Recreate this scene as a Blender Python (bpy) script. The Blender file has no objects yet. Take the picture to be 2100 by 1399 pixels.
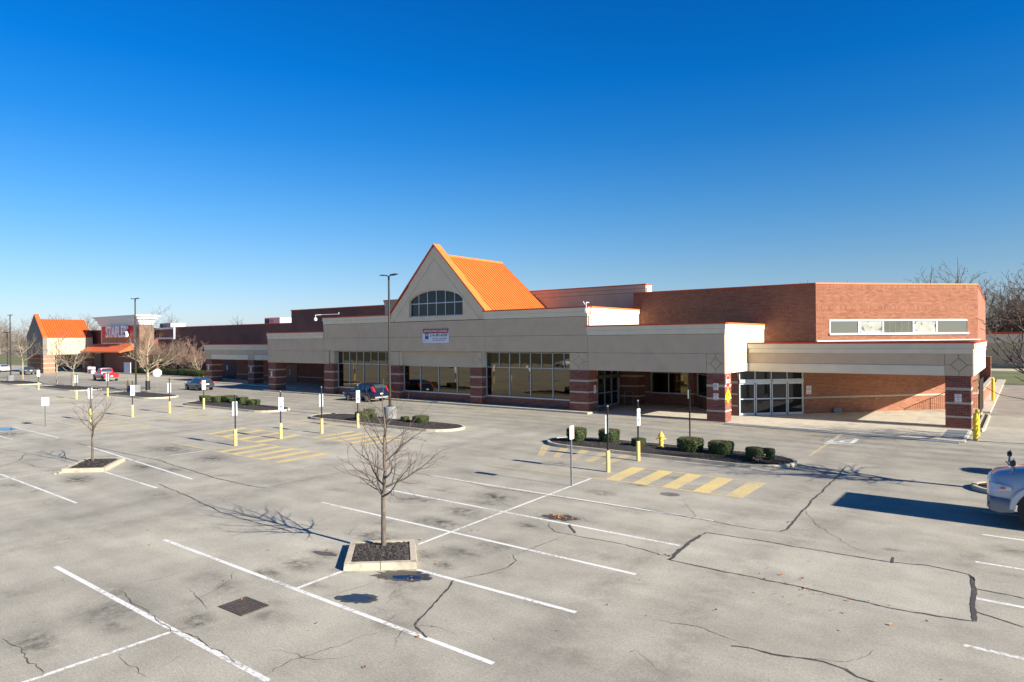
import bpy, math, random
import numpy as np
from mathutils import Vector, Matrix

# ------------------------------------------------------------------ camera, light, exposure
H = 5.65                                   # camera height above the lot (m)
F_PX, YAW, PITCH, ROLL = 1373.8, -0.657795, -0.0030089, -0.0089824
SUN_EL, SHADOW_AZ = 25.8, 180.7            # shadows run along -X (parallel to the shop front)
scene = bpy.context.scene
col = scene.collection

def cam_axes():
    f = Vector((math.sin(YAW)*math.cos(PITCH), math.cos(YAW)*math.cos(PITCH), math.sin(PITCH)))
    r = f.cross(Vector((0, 0, 1))).normalized(); u = r.cross(f)
    r2 = r*math.cos(ROLL) + u*math.sin(ROLL); u2 = -r*math.sin(ROLL) + u*math.cos(ROLL)
    return r2, u2, f
R_, U_, F_ = cam_axes()
cd = bpy.data.cameras.new('camera'); cam = bpy.data.objects.new('camera', cd); col.objects.link(cam)
cd.sensor_width = 36; cd.lens = F_PX/2100*36; cd.clip_start = .1; cd.clip_end = 5000
cam.matrix_world = Matrix(((R_.x, U_.x, -F_.x, 0), (R_.y, U_.y, -F_.y, 0), (R_.z, U_.z, -F_.z, H), (0, 0, 0, 1)))
scene.camera = cam

world = bpy.data.worlds.new('World'); scene.world = world; world.use_nodes = True
wn, wl = world.node_tree.nodes, world.node_tree.links
for n in list(wn): wn.remove(n)
sky = wn.new('ShaderNodeTexSky'); sky.sky_type = 'NISHITA'; sky.sun_disc = False
sky.sun_elevation = math.radians(SUN_EL)
sunaz = math.radians(SHADOW_AZ - 180)                 # direction towards the sun, from +X
sky.sun_rotation = math.radians(90) - sunaz           # nishita: 0 = +Y, clockwise
sky.altitude = 200; sky.air_density = 1.25; sky.dust_density = .25; sky.ozone_density = 4.5
bg = wn.new('ShaderNodeBackground'); bg.inputs[1].default_value = .113
wo = wn.new('ShaderNodeOutputWorld')
wt = wn.new('ShaderNodeTexCoord'); wsx = wn.new('ShaderNodeSeparateXYZ'); wl.new(wt.outputs['Generated'], wsx.inputs[0])
wr_ = wn.new('ShaderNodeValToRGB'); wl.new(wsx.outputs[2], wr_.inputs[0]); we = wr_.color_ramp.elements   # deep polarised winter sky, by height
for i, (p, c) in enumerate([(0,(.40,.45,.68)),(.045,(.375,.45,.64)),(.10,(.32,.425,.57)),(.18,(.19,.40,.58)),(.28,(.055,.345,.61)),(.36,(.008,.315,.64)),(.5,(.005,.275,.60)),(1,(.004,.13,.28))]):
    e_ = we[i] if i < 2 else we.new(p)
    e_.position = p; e_.color = (*c,1)
wm = wn.new('ShaderNodeMix'); wm.data_type = 'RGBA'; wm.blend_type = 'MULTIPLY'; wm.inputs[0].default_value = 1; wm.clamp_result = False
wl.new(sky.outputs[0], wm.inputs[6]); wl.new(wr_.outputs[0], wm.inputs[7]); wl.new(wm.outputs[2], bg.inputs[0]); wl.new(bg.outputs[0], wo.inputs[0])
sd = bpy.data.lights.new('sun', 'SUN'); sd.energy = 5.0; sd.angle = math.radians(.5); sd.color = (1, .925, .79)
sun = bpy.data.objects.new('sun', sd); col.objects.link(sun)
el = math.radians(SUN_EL)
tosun = Vector((math.cos(el)*math.cos(sunaz), math.cos(el)*math.sin(sunaz), math.sin(el)))
sun.rotation_euler = (-tosun).to_track_quat('-Z', 'Y').to_euler(); sun.location = (60, 0, 60)
vs = scene.view_settings; vs.view_transform = 'Standard'; vs.look = 'None'; vs.exposure = 1.07; vs.gamma = 1
vs.use_curve_mapping = False
scene.cycles.max_bounces = 6; scene.cycles.diffuse_bounces = 3; scene.cycles.glossy_bounces = 3

rng = random.Random(7)
nr = np.random.RandomState(5)

# ------------------------------------------------------------------ survey helpers (photo measurements -> metres)
def ray(u, v):
    return R_*((u-1050)/F_PX) - U_*((v-699.5)/F_PX) + F_
def G(u, v, z=0.0):
    d = ray(u, v); t = (z-H)/d.z; return (t*d.x, t*d.y)
def onY(u, v, Y):
    d = ray(u, v); t = Y/d.y; return (t*d.x, H+t*d.z)

# ------------------------------------------------------------------ mesh helpers
class MB:
    def __init__(s): s.v = []; s.f = []; s.m = []; s.mi = 0
    def add(s, vs, fs):
        n = len(s.v); s.v += [tuple(p) for p in vs]
        for f in fs: s.f.append([i+n for i in f]); s.m.append(s.mi)
    def box(s, x0, x1, y0, y1, z0, z1):
        if x0 > x1: x0, x1 = x1, x0
        if y0 > y1: y0, y1 = y1, y0
        s.add([(x0,y0,z0),(x1,y0,z0),(x1,y1,z0),(x0,y1,z0),(x0,y0,z1),(x1,y0,z1),(x1,y1,z1),(x0,y1,z1)],
              [(0,3,2,1),(4,5,6,7),(0,1,5,4),(1,2,6,5),(2,3,7,6),(3,0,4,7)])
    def prism(s, poly, z0, z1):                       # plan polygon (ccw), vertical sides
        n = len(poly)
        a = sum(poly[i][0]*poly[(i+1)%n][1]-poly[(i+1)%n][0]*poly[i][1] for i in range(n))
        if a < 0: poly = poly[::-1]
        s.add([(x,y,z0) for x,y in poly]+[(x,y,z1) for x,y in poly],
              [tuple(range(n))[::-1], tuple(range(n, 2*n))]+[(i,(i+1)%n,n+(i+1)%n,n+i) for i in range(n)])
    def slab(s, poly, y0, y1):                        # polygon in XZ extruded in Y
        n = len(poly)
        a = sum(poly[i][0]*poly[(i+1)%n][1]-poly[(i+1)%n][0]*poly[i][1] for i in range(n))
        if a < 0: poly = poly[::-1]
        s.add([(x,y0,z) for x,z in poly]+[(x,y1,z) for x,z in poly],
              [tuple(range(n)), tuple(range(n, 2*n))[::-1]]+[(i,n+i,n+(i+1)%n,(i+1)%n) for i in range(n)])
    def slabx(s, poly, x0, x1):                       # polygon in YZ extruded in X
        n = len(poly)
        a = sum(poly[i][0]*poly[(i+1)%n][1]-poly[(i+1)%n][0]*poly[i][1] for i in range(n))
        if a < 0: poly = poly[::-1]
        s.add([(x0,y,z) for y,z in poly]+[(x1,y,z) for y,z in poly],
              [tuple(range(n))[::-1], tuple(range(n, 2*n))]+[(i,(i+1)%n,n+(i+1)%n,n+i) for i in range(n)])
    def tube(s, p0, p1, r0, r1=None, n=8, caps=True):
        r1 = r0 if r1 is None else r1
        p0, p1 = Vector(p0), Vector(p1); d = p1-p0
        if d.length < 1e-6: return
        d.normalize(); a = d.cross(Vector((0,0,1)) if abs(d.z) < .9 else Vector((1,0,0))).normalized(); b = d.cross(a)
        P = []
        for p, r in ((p0,r0),(p1,r1)):
            for i in range(n):
                t = 2*math.pi*i/n; P.append(p+a*(r*math.cos(t))+b*(r*math.sin(t)))
        F = [(i,(i+1)%n,n+(i+1)%n,n+i) for i in range(n)]
        if caps: F += [tuple(range(n))[::-1], tuple(range(n,2*n))]
        s.add(P, F)
    def lathe(s, prof, cx=0, cy=0, n=12):             # prof: list of (r,z)
        P = []; F = []
        for r, z in prof:
            for i in range(n):
                t = 2*math.pi*i/n; P.append((cx+r*math.cos(t), cy+r*math.sin(t), z))
        for k in range(len(prof)-1):
            for i in range(n): F.append((k*n+i, k*n+(i+1)%n, (k+1)*n+(i+1)%n, (k+1)*n+i))
        F.append(tuple(range((len(prof)-1)*n, len(prof)*n))); F.append(tuple(range(n))[::-1])
        s.add(P, F)
    def quad(s, a, b, c, d): s.add([a,b,c,d], [(0,1,2,3)])
    def mesh(s, name, mats, off=(0,0,0), smooth=False):
        me = bpy.data.meshes.new(name)
        v = [(x-off[0], y-off[1], z-off[2]) for x,y,z in s.v]
        me.from_pydata(v, [], s.f)
        if not isinstance(mats, (list,tuple)): mats = [mats]
        for m in mats: me.materials.append(m)
        if len(mats) > 1: me.polygons.foreach_set('material_index', s.m)
        if smooth:
            me.polygons.foreach_set('use_smooth', [True]*len(me.polygons)); me.set_sharp_from_angle(angle=math.radians(38))
        me.update(); return me
    def build(s, name, mats, parent=None, smooth=False, world=True, **props):
        off = parent_loc(parent) if world else (0,0,0)
        return link(name, s.mesh(name, mats, off, smooth), parent, **props)
def parent_loc(p):
    x = Vector((0,0,0))
    while p is not None: x += p.location; p = p.parent
    return x
def link(name, data, parent=None, **props):
    o = bpy.data.objects.new(name, data); col.objects.link(o)
    if parent is not None: o.parent = parent
    for k, v in props.items(): o[k] = v
    return o
def thing(name, label, cat, loc=(0,0,0), rz=0.0, group=None):
    o = bpy.data.objects.new(name, None); col.objects.link(o); o.empty_display_size = .2
    o.location = loc; o.rotation_euler = (0,0,rz); o['label'] = label; o['category'] = cat
    if group: o['group'] = group
    return o
def tag(o, label, cat, group=None):
    o['label'] = label; o['category'] = cat
    if group: o['group'] = group
    return o
def copy_tree(o, parent=None):
    kids = [c for c in bpy.data.objects if c.parent == o] if parent is None else list(KIDS.get(o.name, []))
    c = o.copy(); col.objects.link(c); c.parent = parent
    for k in kids: copy_tree2(k, c)
    return c
KIDS = {}
def kids_of(o): return [c for c in col.objects if c.parent == o]
def copy_tree2(o, parent):
    c = o.copy(); col.objects.link(c); c.parent = parent
    for k in kids_of(o): copy_tree2(k, c)
def dup(o, loc, label, rz=None):
    c = o.copy(); col.objects.link(c); c.location = loc; c['label'] = label
    if rz is not None: c.rotation_euler = (0,0,rz)
    for k in kids_of(o): copy_tree2(k, c)
    return c

# ------------------------------------------------------------------ materials
MATS = {}
def mat(name, color, rough=.8, var=.12, scale=3.0, bump=0.0, bscale=None, metal=0.0, coat=0.0, spec=.5, dirt=None):
    if name in MATS: return MATS[name]
    m = bpy.data.materials.new(name); m.use_nodes = True; nt = m.node_tree; N, L = nt.nodes, nt.links
    b = N['Principled BSDF']
    b.inputs['Roughness'].default_value = rough; b.inputs['Metallic'].default_value = metal
    b.inputs['Specular IOR Level'].default_value = spec
    if coat: b.inputs['Coat Weight'].default_value = coat; b.inputs['Coat Roughness'].default_value = .05
    tc = N.new('ShaderNodeTexCoord'); no = N.new('ShaderNodeTexNoise'); no.inputs['Scale'].default_value = scale
    no.inputs['Detail'].default_value = 6; L.new(tc.outputs['Object'], no.inputs['Vector'])
    rp = N.new('ShaderNodeMapRange'); rp.inputs[1].default_value = .3; rp.inputs[2].default_value = .7
    rp.inputs[3].default_value = 1-var; rp.inputs[4].default_value = 1+var
    L.new(no.outputs['Fac'], rp.inputs[0])
    mx = N.new('ShaderNodeMix'); mx.data_type = 'RGBA'; mx.blend_type = 'MULTIPLY'; mx.inputs[0].default_value = 1
    mx.inputs[6].default_value = (*color, 1); L.new(rp.outputs[0], mx.inputs[7])
    out = mx.outputs[2]
    if dirt:
        n2 = N.new('ShaderNodeTexNoise'); n2.inputs['Scale'].default_value = dirt[1]; n2.inputs['Detail'].default_value = 8
        L.new(tc.outputs['Object'], n2.inputs['Vector'])
        r2 = N.new('ShaderNodeMapRange'); r2.inputs[1].default_value = dirt[2]; r2.inputs[2].default_value = dirt[2]+dirt[3]; L.new(n2.outputs['Fac'], r2.inputs[0])
        m2 = N.new('ShaderNodeMix'); m2.data_type = 'RGBA'; L.new(r2.outputs[0], m2.inputs[0]); L.new(out, m2.inputs[6])
        m2.inputs[7].default_value = (*dirt[0], 1); out = m2.outputs[2]
    L.new(out, b.inputs['Base Color'])
    if bump:
        bn = N.new('ShaderNodeTexNoise'); bn.inputs['Scale'].default_value = bscale or scale*8; bn.inputs['Detail'].default_value = 4
        L.new(tc.outputs['Object'], bn.inputs['Vector'])
        bp = N.new('ShaderNodeBump'); bp.inputs['Strength'].default_value = bump; bp.inputs['Distance'].default_value = .02
        L.new(bn.outputs['Fac'], bp.inputs['Height']); L.new(bp.outputs[0], b.inputs['Normal'])
    MATS[name] = m; return m

def asphalt_mat():
    m = bpy.data.materials.new('worn_asphalt'); m.use_nodes = True; nt = m.node_tree; N, L = nt.nodes, nt.links
    b = N['Principled BSDF']; b.inputs['Roughness'].default_value = .93; b.inputs['Specular IOR Level'].default_value = .25
    tc = N.new('ShaderNodeTexCoord')
    def noise(s, d=6, r=.55):
        n = N.new('ShaderNodeTexNoise'); n.inputs['Scale'].default_value = s; n.inputs['Detail'].default_value = d; n.inputs['Roughness'].default_value = r
        L.new(tc.outputs['Object'], n.inputs['Vector']); return n.outputs['Fac']
    def rng_(x, a, b_, c, d):
        r = N.new('ShaderNodeMapRange'); r.inputs[1].default_value = a; r.inputs[2].default_value = b_; r.inputs[3].default_value = c; r.inputs[4].default_value = d
        L.new(x, r.inputs[0]); return r.outputs[0]
    def math_(op, a, c):
        n = N.new('ShaderNodeMath'); n.operation = op
        for i, x in enumerate((a, c)):
            if isinstance(x, (int, float)): n.inputs[i].default_value = x
            else: L.new(x, n.inputs[i])
        return n.outputs[0]
    base = N.new('ShaderNodeMix'); base.data_type = 'RGBA'
    base.inputs[6].default_value = (.340,.314,.260,1); base.inputs[7].default_value = (.425,.392,.320,1)
    L.new(rng_(noise(.16, 5), .35, .65, 0, 1), base.inputs[0])
    grain = rng_(noise(38, 2, .7), .25, .75, .68, 1.32)
    grain2 = rng_(noise(15, 3, .75), .3, .7, .86, 1.14)
    blot = rng_(noise(.75, 6, .62), .36, .62, .86, 1.06)
    at = N.new('ShaderNodeAttribute'); at.attribute_name = 'stain'
    tone = N.new('ShaderNodeAttribute'); tone.attribute_name = 'tone'
    brk = rng_(noise(2.6, 8, .74), .38, .60, .12, 1.35)
    st = math_('MULTIPLY', at.outputs['Fac'], brk)
    dark = math_('SUBTRACT', 1.0, math_('MULTIPLY', st, .74))
    k = math_('MULTIPLY', math_('MULTIPLY', grain, grain2), math_('MULTIPLY', blot, dark))
    # small scattered spots
    vo = N.new('ShaderNodeTexVoronoi'); vo.inputs['Scale'].default_value = 1.15; L.new(tc.outputs['Object'], vo.inputs['Vector'])
    k = math_('MULTIPLY', k, rng_(vo.outputs['Distance'], .03, .05, .55, 1.0))
    k = math_('MULTIPLY', k, tone.outputs['Fac'])
    mp = N.new('ShaderNodeMapping'); mp.inputs['Scale'].default_value = (.09,1.1,1); L.new(tc.outputs['Object'], mp.inputs['Vector'])
    sn = N.new('ShaderNodeTexNoise'); sn.inputs['Scale'].default_value = 1.0; sn.inputs['Detail'].default_value = 5; L.new(mp.outputs[0], sn.inputs['Vector'])
    k = math_('MULTIPLY', k, rng_(sn.outputs['Fac'], .35, .65, .93, 1.05))
    mx = N.new('ShaderNodeMix'); mx.data_type = 'RGBA'; mx.blend_type = 'MULTIPLY'; mx.inputs[0].default_value = 1
    L.new(base.outputs[2], mx.inputs[6]); L.new(k, mx.inputs[7])
    L.new(mx.outputs[2], b.inputs['Base Color'])
    bp = N.new('ShaderNodeBump'); bp.inputs['Strength'].default_value = .45; bp.inputs['Distance'].default_value = .008
    L.new(noise(55, 3, .7), bp.inputs['Height']); L.new(bp.outputs[0], b.inputs['Normal'])
    return m
def paint_mat(name, color, wear=.47, width=.12):
    m = bpy.data.materials.new(name); m.use_nodes = True; nt = m.node_tree; N, L = nt.nodes, nt.links
    b = N['Principled BSDF']; b.inputs['Roughness'].default_value = .85
    tc = N.new('ShaderNodeTexCoord'); n = N.new('ShaderNodeTexNoise'); n.inputs['Scale'].default_value = 11; n.inputs['Detail'].default_value = 9; n.inputs['Roughness'].default_value = .72
    n2 = N.new('ShaderNodeTexNoise'); n2.inputs['Scale'].default_value = .55; n2.inputs['Detail'].default_value = 3
    L.new(tc.outputs['Object'], n.inputs['Vector']); L.new(tc.outputs['Object'], n2.inputs['Vector'])
    ad = N.new('ShaderNodeMath'); ad.operation = 'MULTIPLY_ADD'; ad.inputs[1].default_value = .55; L.new(n2.outputs['Fac'], ad.inputs[0]); L.new(n.outputs['Fac'], ad.inputs[2])
    r = N.new('ShaderNodeMapRange'); r.inputs[1].default_value = wear+.14; r.inputs[2].default_value = wear+.14+width; L.new(ad.outputs[0], r.inputs[0])
    mx = N.new('ShaderNodeMix'); mx.data_type = 'RGBA'; L.new(r.outputs[0], mx.inputs[0])
    mx.inputs[6].default_value = (.33,.305,.25,1); mx.inputs[7].default_value = (*color,1); L.new(mx.outputs[2], b.inputs['Base Color'])
    return m
def brick_tex_mat(name, c1, c2, mortar):               # far walls: brick as texture
    m = bpy.data.materials.new(name); m.use_nodes = True; nt = m.node_tree; N, L = nt.nodes, nt.links
    b = N['Principled BSDF']; b.inputs['Roughness'].default_value = .9
    tc = N.new('ShaderNodeTexCoord'); ge = N.new('ShaderNodeNewGeometry')
    sx = N.new('ShaderNodeSeparateXYZ'); L.new(tc.outputs['Object'], sx.inputs[0])
    ad = N.new('ShaderNodeMath'); ad.operation = 'ADD'; L.new(sx.outputs[0], ad.inputs[0]); L.new(sx.outputs[1], ad.inputs[1])
    cb = N.new('ShaderNodeCombineXYZ'); L.new(ad.outputs[0], cb.inputs[0]); L.new(sx.outputs[2], cb.inputs[1])
    br = N.new('ShaderNodeTexBrick'); br.inputs['Scale'].default_value = 1; br.inputs['Brick Width'].default_value = .305; br.inputs['Row Height'].default_value = .1
    br.inputs['Mortar Size'].default_value = .008; br.inputs['Color1'].default_value = (*c1,1); br.inputs['Color2'].default_value = (*c2,1); br.inputs['Mortar'].default_value = (*mortar,1)
    L.new(cb.outputs[0], br.inputs['Vector'])
    n = N.new('ShaderNodeTexNoise'); n.inputs['Scale'].default_value = .5; n.inputs['Detail'].default_value = 6; L.new(tc.outputs['Object'], n.inputs['Vector'])
    r = N.new('ShaderNodeMapRange'); r.inputs[1].default_value = .3; r.inputs[2].default_value = .7; r.inputs[3].default_value = .85; r.inputs[4].default_value = 1.15; L.new(n.outputs['Fac'], r.inputs[0])
    mx = N.new('ShaderNodeMix'); mx.data_type = 'RGBA'; mx.blend_type = 'MULTIPLY'; mx.inputs[0].default_value = 1
    L.new(br.outputs['Color'], mx.inputs[6]); L.new(r.outputs[0], mx.inputs[7]); L.new(mx.outputs[2], b.inputs['Base Color'])
    bp = N.new('ShaderNodeBump'); bp.inputs['Strength'].default_value = .5; bp.inputs['Distance'].default_value = .01
    L.new(br.outputs['Fac'], bp.inputs['Height']); bp.invert = True; L.new(bp.outputs[0], b.inputs['Normal'])
    MATS[name] = m; return m
def brick_geo_mat(name, cs):                            # built bricks: colour per brick
    m = bpy.data.materials.new(name); m.use_nodes = True; nt = m.node_tree; N, L = nt.nodes, nt.links
    b = N['Principled BSDF']; b.inputs['Roughness'].default_value = .9
    ge = N.new('ShaderNodeNewGeometry'); oi = N.new('ShaderNodeObjectInfo')
    ad = N.new('ShaderNodeMath'); ad.operation = 'ADD'; L.new(ge.outputs['Random Per Island'], ad.inputs[0]); L.new(oi.outputs['Random'], ad.inputs[1])
    fr = N.new('ShaderNodeMath'); fr.operation = 'FRACT'; L.new(ad.outputs[0], fr.inputs[0])
    cr = N.new('ShaderNodeValToRGB'); el_ = cr.color_ramp.elements
    while len(el_) < len(cs): el_.new(.5)
    for i, c in enumerate(cs): el_[i].position = i/(len(cs)-1); el_[i].color = (*c,1)
    L.new(fr.outputs[0], cr.inputs[0])
    tc = N.new('ShaderNodeTexCoord'); n = N.new('ShaderNodeTexNoise'); n.inputs['Scale'].default_value = 1.2; n.inputs['Detail'].default_value = 7; L.new(tc.outputs['Object'], n.inputs['Vector'])
    r = N.new('ShaderNodeMapRange'); r.inputs[1].default_value = .3; r.inputs[2].default_value = .7; r.inputs[3].default_value = .93; r.inputs[4].default_value = 1.07; L.new(n.outputs['Fac'], r.inputs[0])
    mx = N.new('ShaderNodeMix'); mx.data_type = 'RGBA'; mx.blend_type = 'MULTIPLY'; mx.inputs[0].default_value = 1
    L.new(cr.outputs[0], mx.inputs[6]); L.new(r.outputs[0], mx.inputs[7]); L.new(mx.outputs[2], b.inputs['Base Color'])
    return m
def glass_mat(name, tint, rough=.015, wav=.02):
    m = bpy.data.materials.new(name); m.use_nodes = True; nt = m.node_tree; N, L = nt.nodes, nt.links
    for n in list(N): N.remove(n)
    o = N.new('ShaderNodeOutputMaterial'); b = N.new('ShaderNodeBsdfPrincipled')
    b.inputs['Base Color'].default_value = (*tint,1); b.inputs['Metallic'].default_value = 1; b.inputs['Roughness'].default_value = rough
    tc = N.new('ShaderNodeTexCoord'); n = N.new('ShaderNodeTexNoise'); n.inputs['Scale'].default_value = .8; L.new(tc.outputs['Object'], n.inputs['Vector'])
    bp = N.new('ShaderNodeBump'); bp.inputs['Strength'].default_value = wav; bp.inputs['Distance'].default_value = .1; L.new(n.outputs['Fac'], bp.inputs['Height'])
    L.new(bp.outputs[0], b.inputs['Normal']); L.new(b.outputs[0], o.inputs[0]); return m

ASPH = asphalt_mat()
WHITE_P = paint_mat('white_line_paint', (.72,.71,.68), .50, .12)
YEL_P = paint_mat('yellow_line_paint', (.66,.495,.19), .40, .30)
YEL_F = paint_mat('faded_yellow_paint', (.60,.44,.17), .46, .4)
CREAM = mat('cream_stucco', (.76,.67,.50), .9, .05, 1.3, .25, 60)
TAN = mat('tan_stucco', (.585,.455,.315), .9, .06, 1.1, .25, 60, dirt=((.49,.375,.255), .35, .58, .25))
BEIGE = mat('beige_stucco', (.56,.46,.33), .9, .05, 1.1, .25, 60)
GROOVE = mat('joint_shadow_gap', (.16,.14,.115), .95)
RED = mat('orange_red_coping', (.58,.065,.018), .42, .06, 2)
ORANGE = mat('orange_metal_roof', (.70,.195,.036), .45, .08, .8)
ORANGE2 = mat('far_orange_roof', (.62,.105,.022), .5, .08, .8)
RIB = mat('roof_seam_shade', (.52,.11,.022), .5)  # shaded flanks of the seams put into the colour as a darker red
MORTAR = mat('mortar', (.46,.37,.28), .95, .1, 3)
BR_R = brick_geo_mat('rust_brick', [(.29,.110,.058),(.35,.145,.080),(.32,.125,.068),(.38,.165,.095),(.265,.095,.052)])
BR_D = brick_geo_mat('dark_red_brick', [(.20,.062,.045),(.26,.085,.058),(.16,.050,.042),(.29,.10,.068)])
BR_T = brick_tex_mat('far_brick', (.155,.052,.044), (.125,.045,.040), (.20,.145,.12))
STONE = mat('limestone_band', (.47,.42,.33), .9, .08, 4)
CONC = mat('concrete_walk', (.50,.45,.36), .9, .1, 1.5, .3, 40, dirt=((.27,.235,.19), .8, .58, .2))
CURB = mat('curb_concrete', (.47,.41,.31), .9, .13, 3, .3, 30, dirt=((.27,.23,.17), 2.5, .56, .2))
FRAME = mat('window_aluminium', (.50,.54,.57), .4, .04, 2, metal=.3)
WFRAME = mat('white_frame', (.78,.78,.76), .5, .03)
GL_B = glass_mat('bronze_glass', (.135,.122,.095), .02, .03)
GL_D = mat('dark_clear_glass', (.010,.013,.015), .03, .02, spec=.42)
GL_S = glass_mat('upper_glass', (.26,.29,.28))
BLACK = mat('black_metal', (.018,.018,.02), .45, .05)
DARK = mat('dark_interior', (.02,.018,.016), .8, .1)
GREYM = mat('galvanised_steel', (.30,.32,.33), .5, .1, metal=.5)
BRONZE = mat('bronze_pole', (.055,.042,.032), .38, .1, metal=.35, spec=.6)
YEL = mat('yellow_bollard', (.74,.53,.17), .55, .08, 4, dirt=((.45,.25,.07), 4, .66, .1))
YELB = mat('bright_yellow', (.80,.55,.02), .5, .04)
MULCH = mat('black_mulch', (.030,.024,.021), .95, .5, 14, 1.0, 26)
CHIP = mat('mulch_chip', (.075,.062,.055), .9, .5, 9)
GRASS = mat('grass', (.12,.13,.045), .95, .35, .25, .6, 12, dirt=((.20,.165,.075), .12, .5, .2))
GRASSD = mat('dry_grass', (.115,.10,.045), .95, .35, .2, .6, 12)
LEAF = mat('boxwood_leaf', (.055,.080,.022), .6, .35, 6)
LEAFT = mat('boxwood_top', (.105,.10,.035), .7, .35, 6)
BARK = mat('grey_bark', (.125,.100,.078), .9, .35, 9, .6, 40)
TWIG = mat('reddish_twig', (.115,.075,.062), .85, .25, 6)
PBARK = mat('pale_bark', (.33,.28,.19), .85, .3, 5, dirt=((.20,.15,.10), 3, .5, .15))
PTWIG = mat('tan_twig', (.17,.115,.075), .85, .3, 6)
WTWIG = mat('woods_twig', (.115,.088,.065), .9, .35, .3)
TAR = paint_mat('crack_sealer', (.060,.056,.050), .41, .14)
CRK = paint_mat('crack_and_shadow_dark', (.075,.067,.057), .40, .12)
WET = mat('wet_asphalt', (.055,.052,.047), .35, .3, 6, .4, 60)
WATER = mat('puddle_water', (.012,.014,.018), .02, .02, spec=.7)
SIGNW = mat('sign_white', (.80,.80,.78), .5, .02)
SIGNB = mat('sign_back', (.44,.48,.50), .45, .05, metal=.2)
BLUE = mat('sign_blue', (.02,.10,.42), .5, .02)
REDS = mat('sign_red', (.62,.03,.02), .5, .02)
TXT = mat('print_black', (.02,.02,.025), .6, .02)

# ------------------------------------------------------------------ parking lot (one sheet to the horizon, finer near the camera)
xs = np.unique(np.concatenate([np.array([-3000,-1500,-800,-500,-350,-250,-200,-160,-130,-110,-95,-80,-70]), np.arange(-62,-30,.35), np.arange(-30,3,.14), np.array([5,10,20,40,80,160,400,900,2000])]).round(3))
ys = np.unique(np.concatenate([np.array([-2000,-900,-400,-200,-100,-50,-20,-5,0]), np.arange(3,34,.14), np.arange(34,46,.35), np.array([50,60,80,110,160,250,500,1000,3000])]).round(3))
XX, YY = np.meshgrid(xs, ys, indexing='ij')
stain = np.zeros_like(XX); tone = np.ones_like(XX)
def blob(cx, cy, rx, ry, s, ang=0.0):
    global stain
    dx, dy = XX-cx, YY-cy; c, q = math.cos(ang), math.sin(ang)
    a = (dx*c+dy*q)/rx; b = (-dx*q+dy*c)/ry
    stain = np.maximum(stain, s*np.exp(-(a*a+b*b)*1.1))
def pblob(u, v, ru, s, k=1.0):
    x, y = G(u, v); x2, y2 = G(u+ru, v); d = abs(x2-x)
    r = math.hypot(x2-x, y2-y)
    blob(x, y, r*1.0, r*.55*k, s, rng.uniform(-.3,.3))
for u, v, ru, s in [(910,1007,45,.5),(1016,1019,48,.95),(1000,1032,40,.7),(953,1050,55,.8),(894,1072,60,.9),(769,1101,60,.9),(870,1140,60,.55),(945,1133,50,.75),(910,1160,28,.9),
        (1149,1062,45,.9),(1083,1078,35,.8),(549,1176,42,.9),(667,1136,40,1.0),(612,1156,60,.8),(463,1203,42,.6),(404,1272,50,1.0),(370,1290,40,.5),(549,1262,45,.65),
        (235,1285,45,.6),(78,1317,70,.8),(31,1215,40,.5),(440,940,60,.75),(470,925,30,.5),(353,921,70,.8),(295,957,40,.9),(157,984,50,1.0),(110,965,30,.5),(24,995,40,.6),(15,890,50,.9),
        (100,905,60,.4),(530,1060,30,.4),(700,1005,40,.35),(1230,1010,35,.8),(1374,1014,20,.6),(1300,1050,40,.3),(120,843,60,.6),(60,823,60,.7),(200,830,40,.5),(325,1015,60,.4),
        (1830,1128,14,.9),(2080,1130,50,.5),(2070,1180,40,.4),(1220,1140,60,.35),(1290,1190,60,.3),(1100,1230,60,.25),(640,1200,40,.5),(560,1235,35,.4),(1150,1340,90,.3),(1500,1180,120,.25),
        (240,1215,60,.45),(700,1170,30,.6),(820,1195,70,.5),(1440,1010,35,.25),(960,970,45,.3),(560,985,50,.3)]:
    pblob(u, v, ru, s)
for X0 in (-14,-34,-54,-74,-94):
    for k in range(11):
        for sgn in (-1, 1):
            if rng.random() < .8:
                blob(X0+sgn*rng.uniform(1.2,4.3), 1.5+2.85*k+rng.uniform(-.6,.6)+1.4, rng.uniform(.4,1.0), rng.uniform(.25,.6), rng.uniform(.25,.7), rng.uniform(-.5,.5))
for k in range(120):
    blob(rng.uniform(-60,0), rng.uniform(3,40), rng.uniform(.15,1.0), rng.uniform(.08,.4), rng.uniform(.12,.4), rng.uniform(0,3))
for X0 in (-22.5,-24.8,-5.0,-7.2,-42.5,-44.8):            # tyre tracks down the aisles
    stain = np.maximum(stain, .20*np.exp(-((XX-X0-.6*np.sin(YY*.3))/.55)**2)*(YY < 40)*(YY > -30))
for Y0 in (36.2,38.0,39.6,41.2):
    stain = np.maximum(stain, .30*np.exp(-((YY-Y0-.3*np.sin(XX*.2))/.42)**2)*(XX < 3))
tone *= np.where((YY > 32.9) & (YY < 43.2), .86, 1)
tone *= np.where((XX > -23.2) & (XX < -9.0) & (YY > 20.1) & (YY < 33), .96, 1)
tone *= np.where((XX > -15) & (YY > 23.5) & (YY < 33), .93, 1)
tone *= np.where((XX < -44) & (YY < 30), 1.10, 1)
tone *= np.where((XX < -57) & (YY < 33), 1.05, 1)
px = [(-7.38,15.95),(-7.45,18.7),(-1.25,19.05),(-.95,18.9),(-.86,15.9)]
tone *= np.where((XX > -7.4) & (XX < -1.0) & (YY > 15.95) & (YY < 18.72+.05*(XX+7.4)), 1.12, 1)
nx, ny = XX.shape
me = bpy.data.meshes.new('parking_lot')
vv = np.stack([XX.ravel(), YY.ravel(), np.zeros(nx*ny)], 1)
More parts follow.
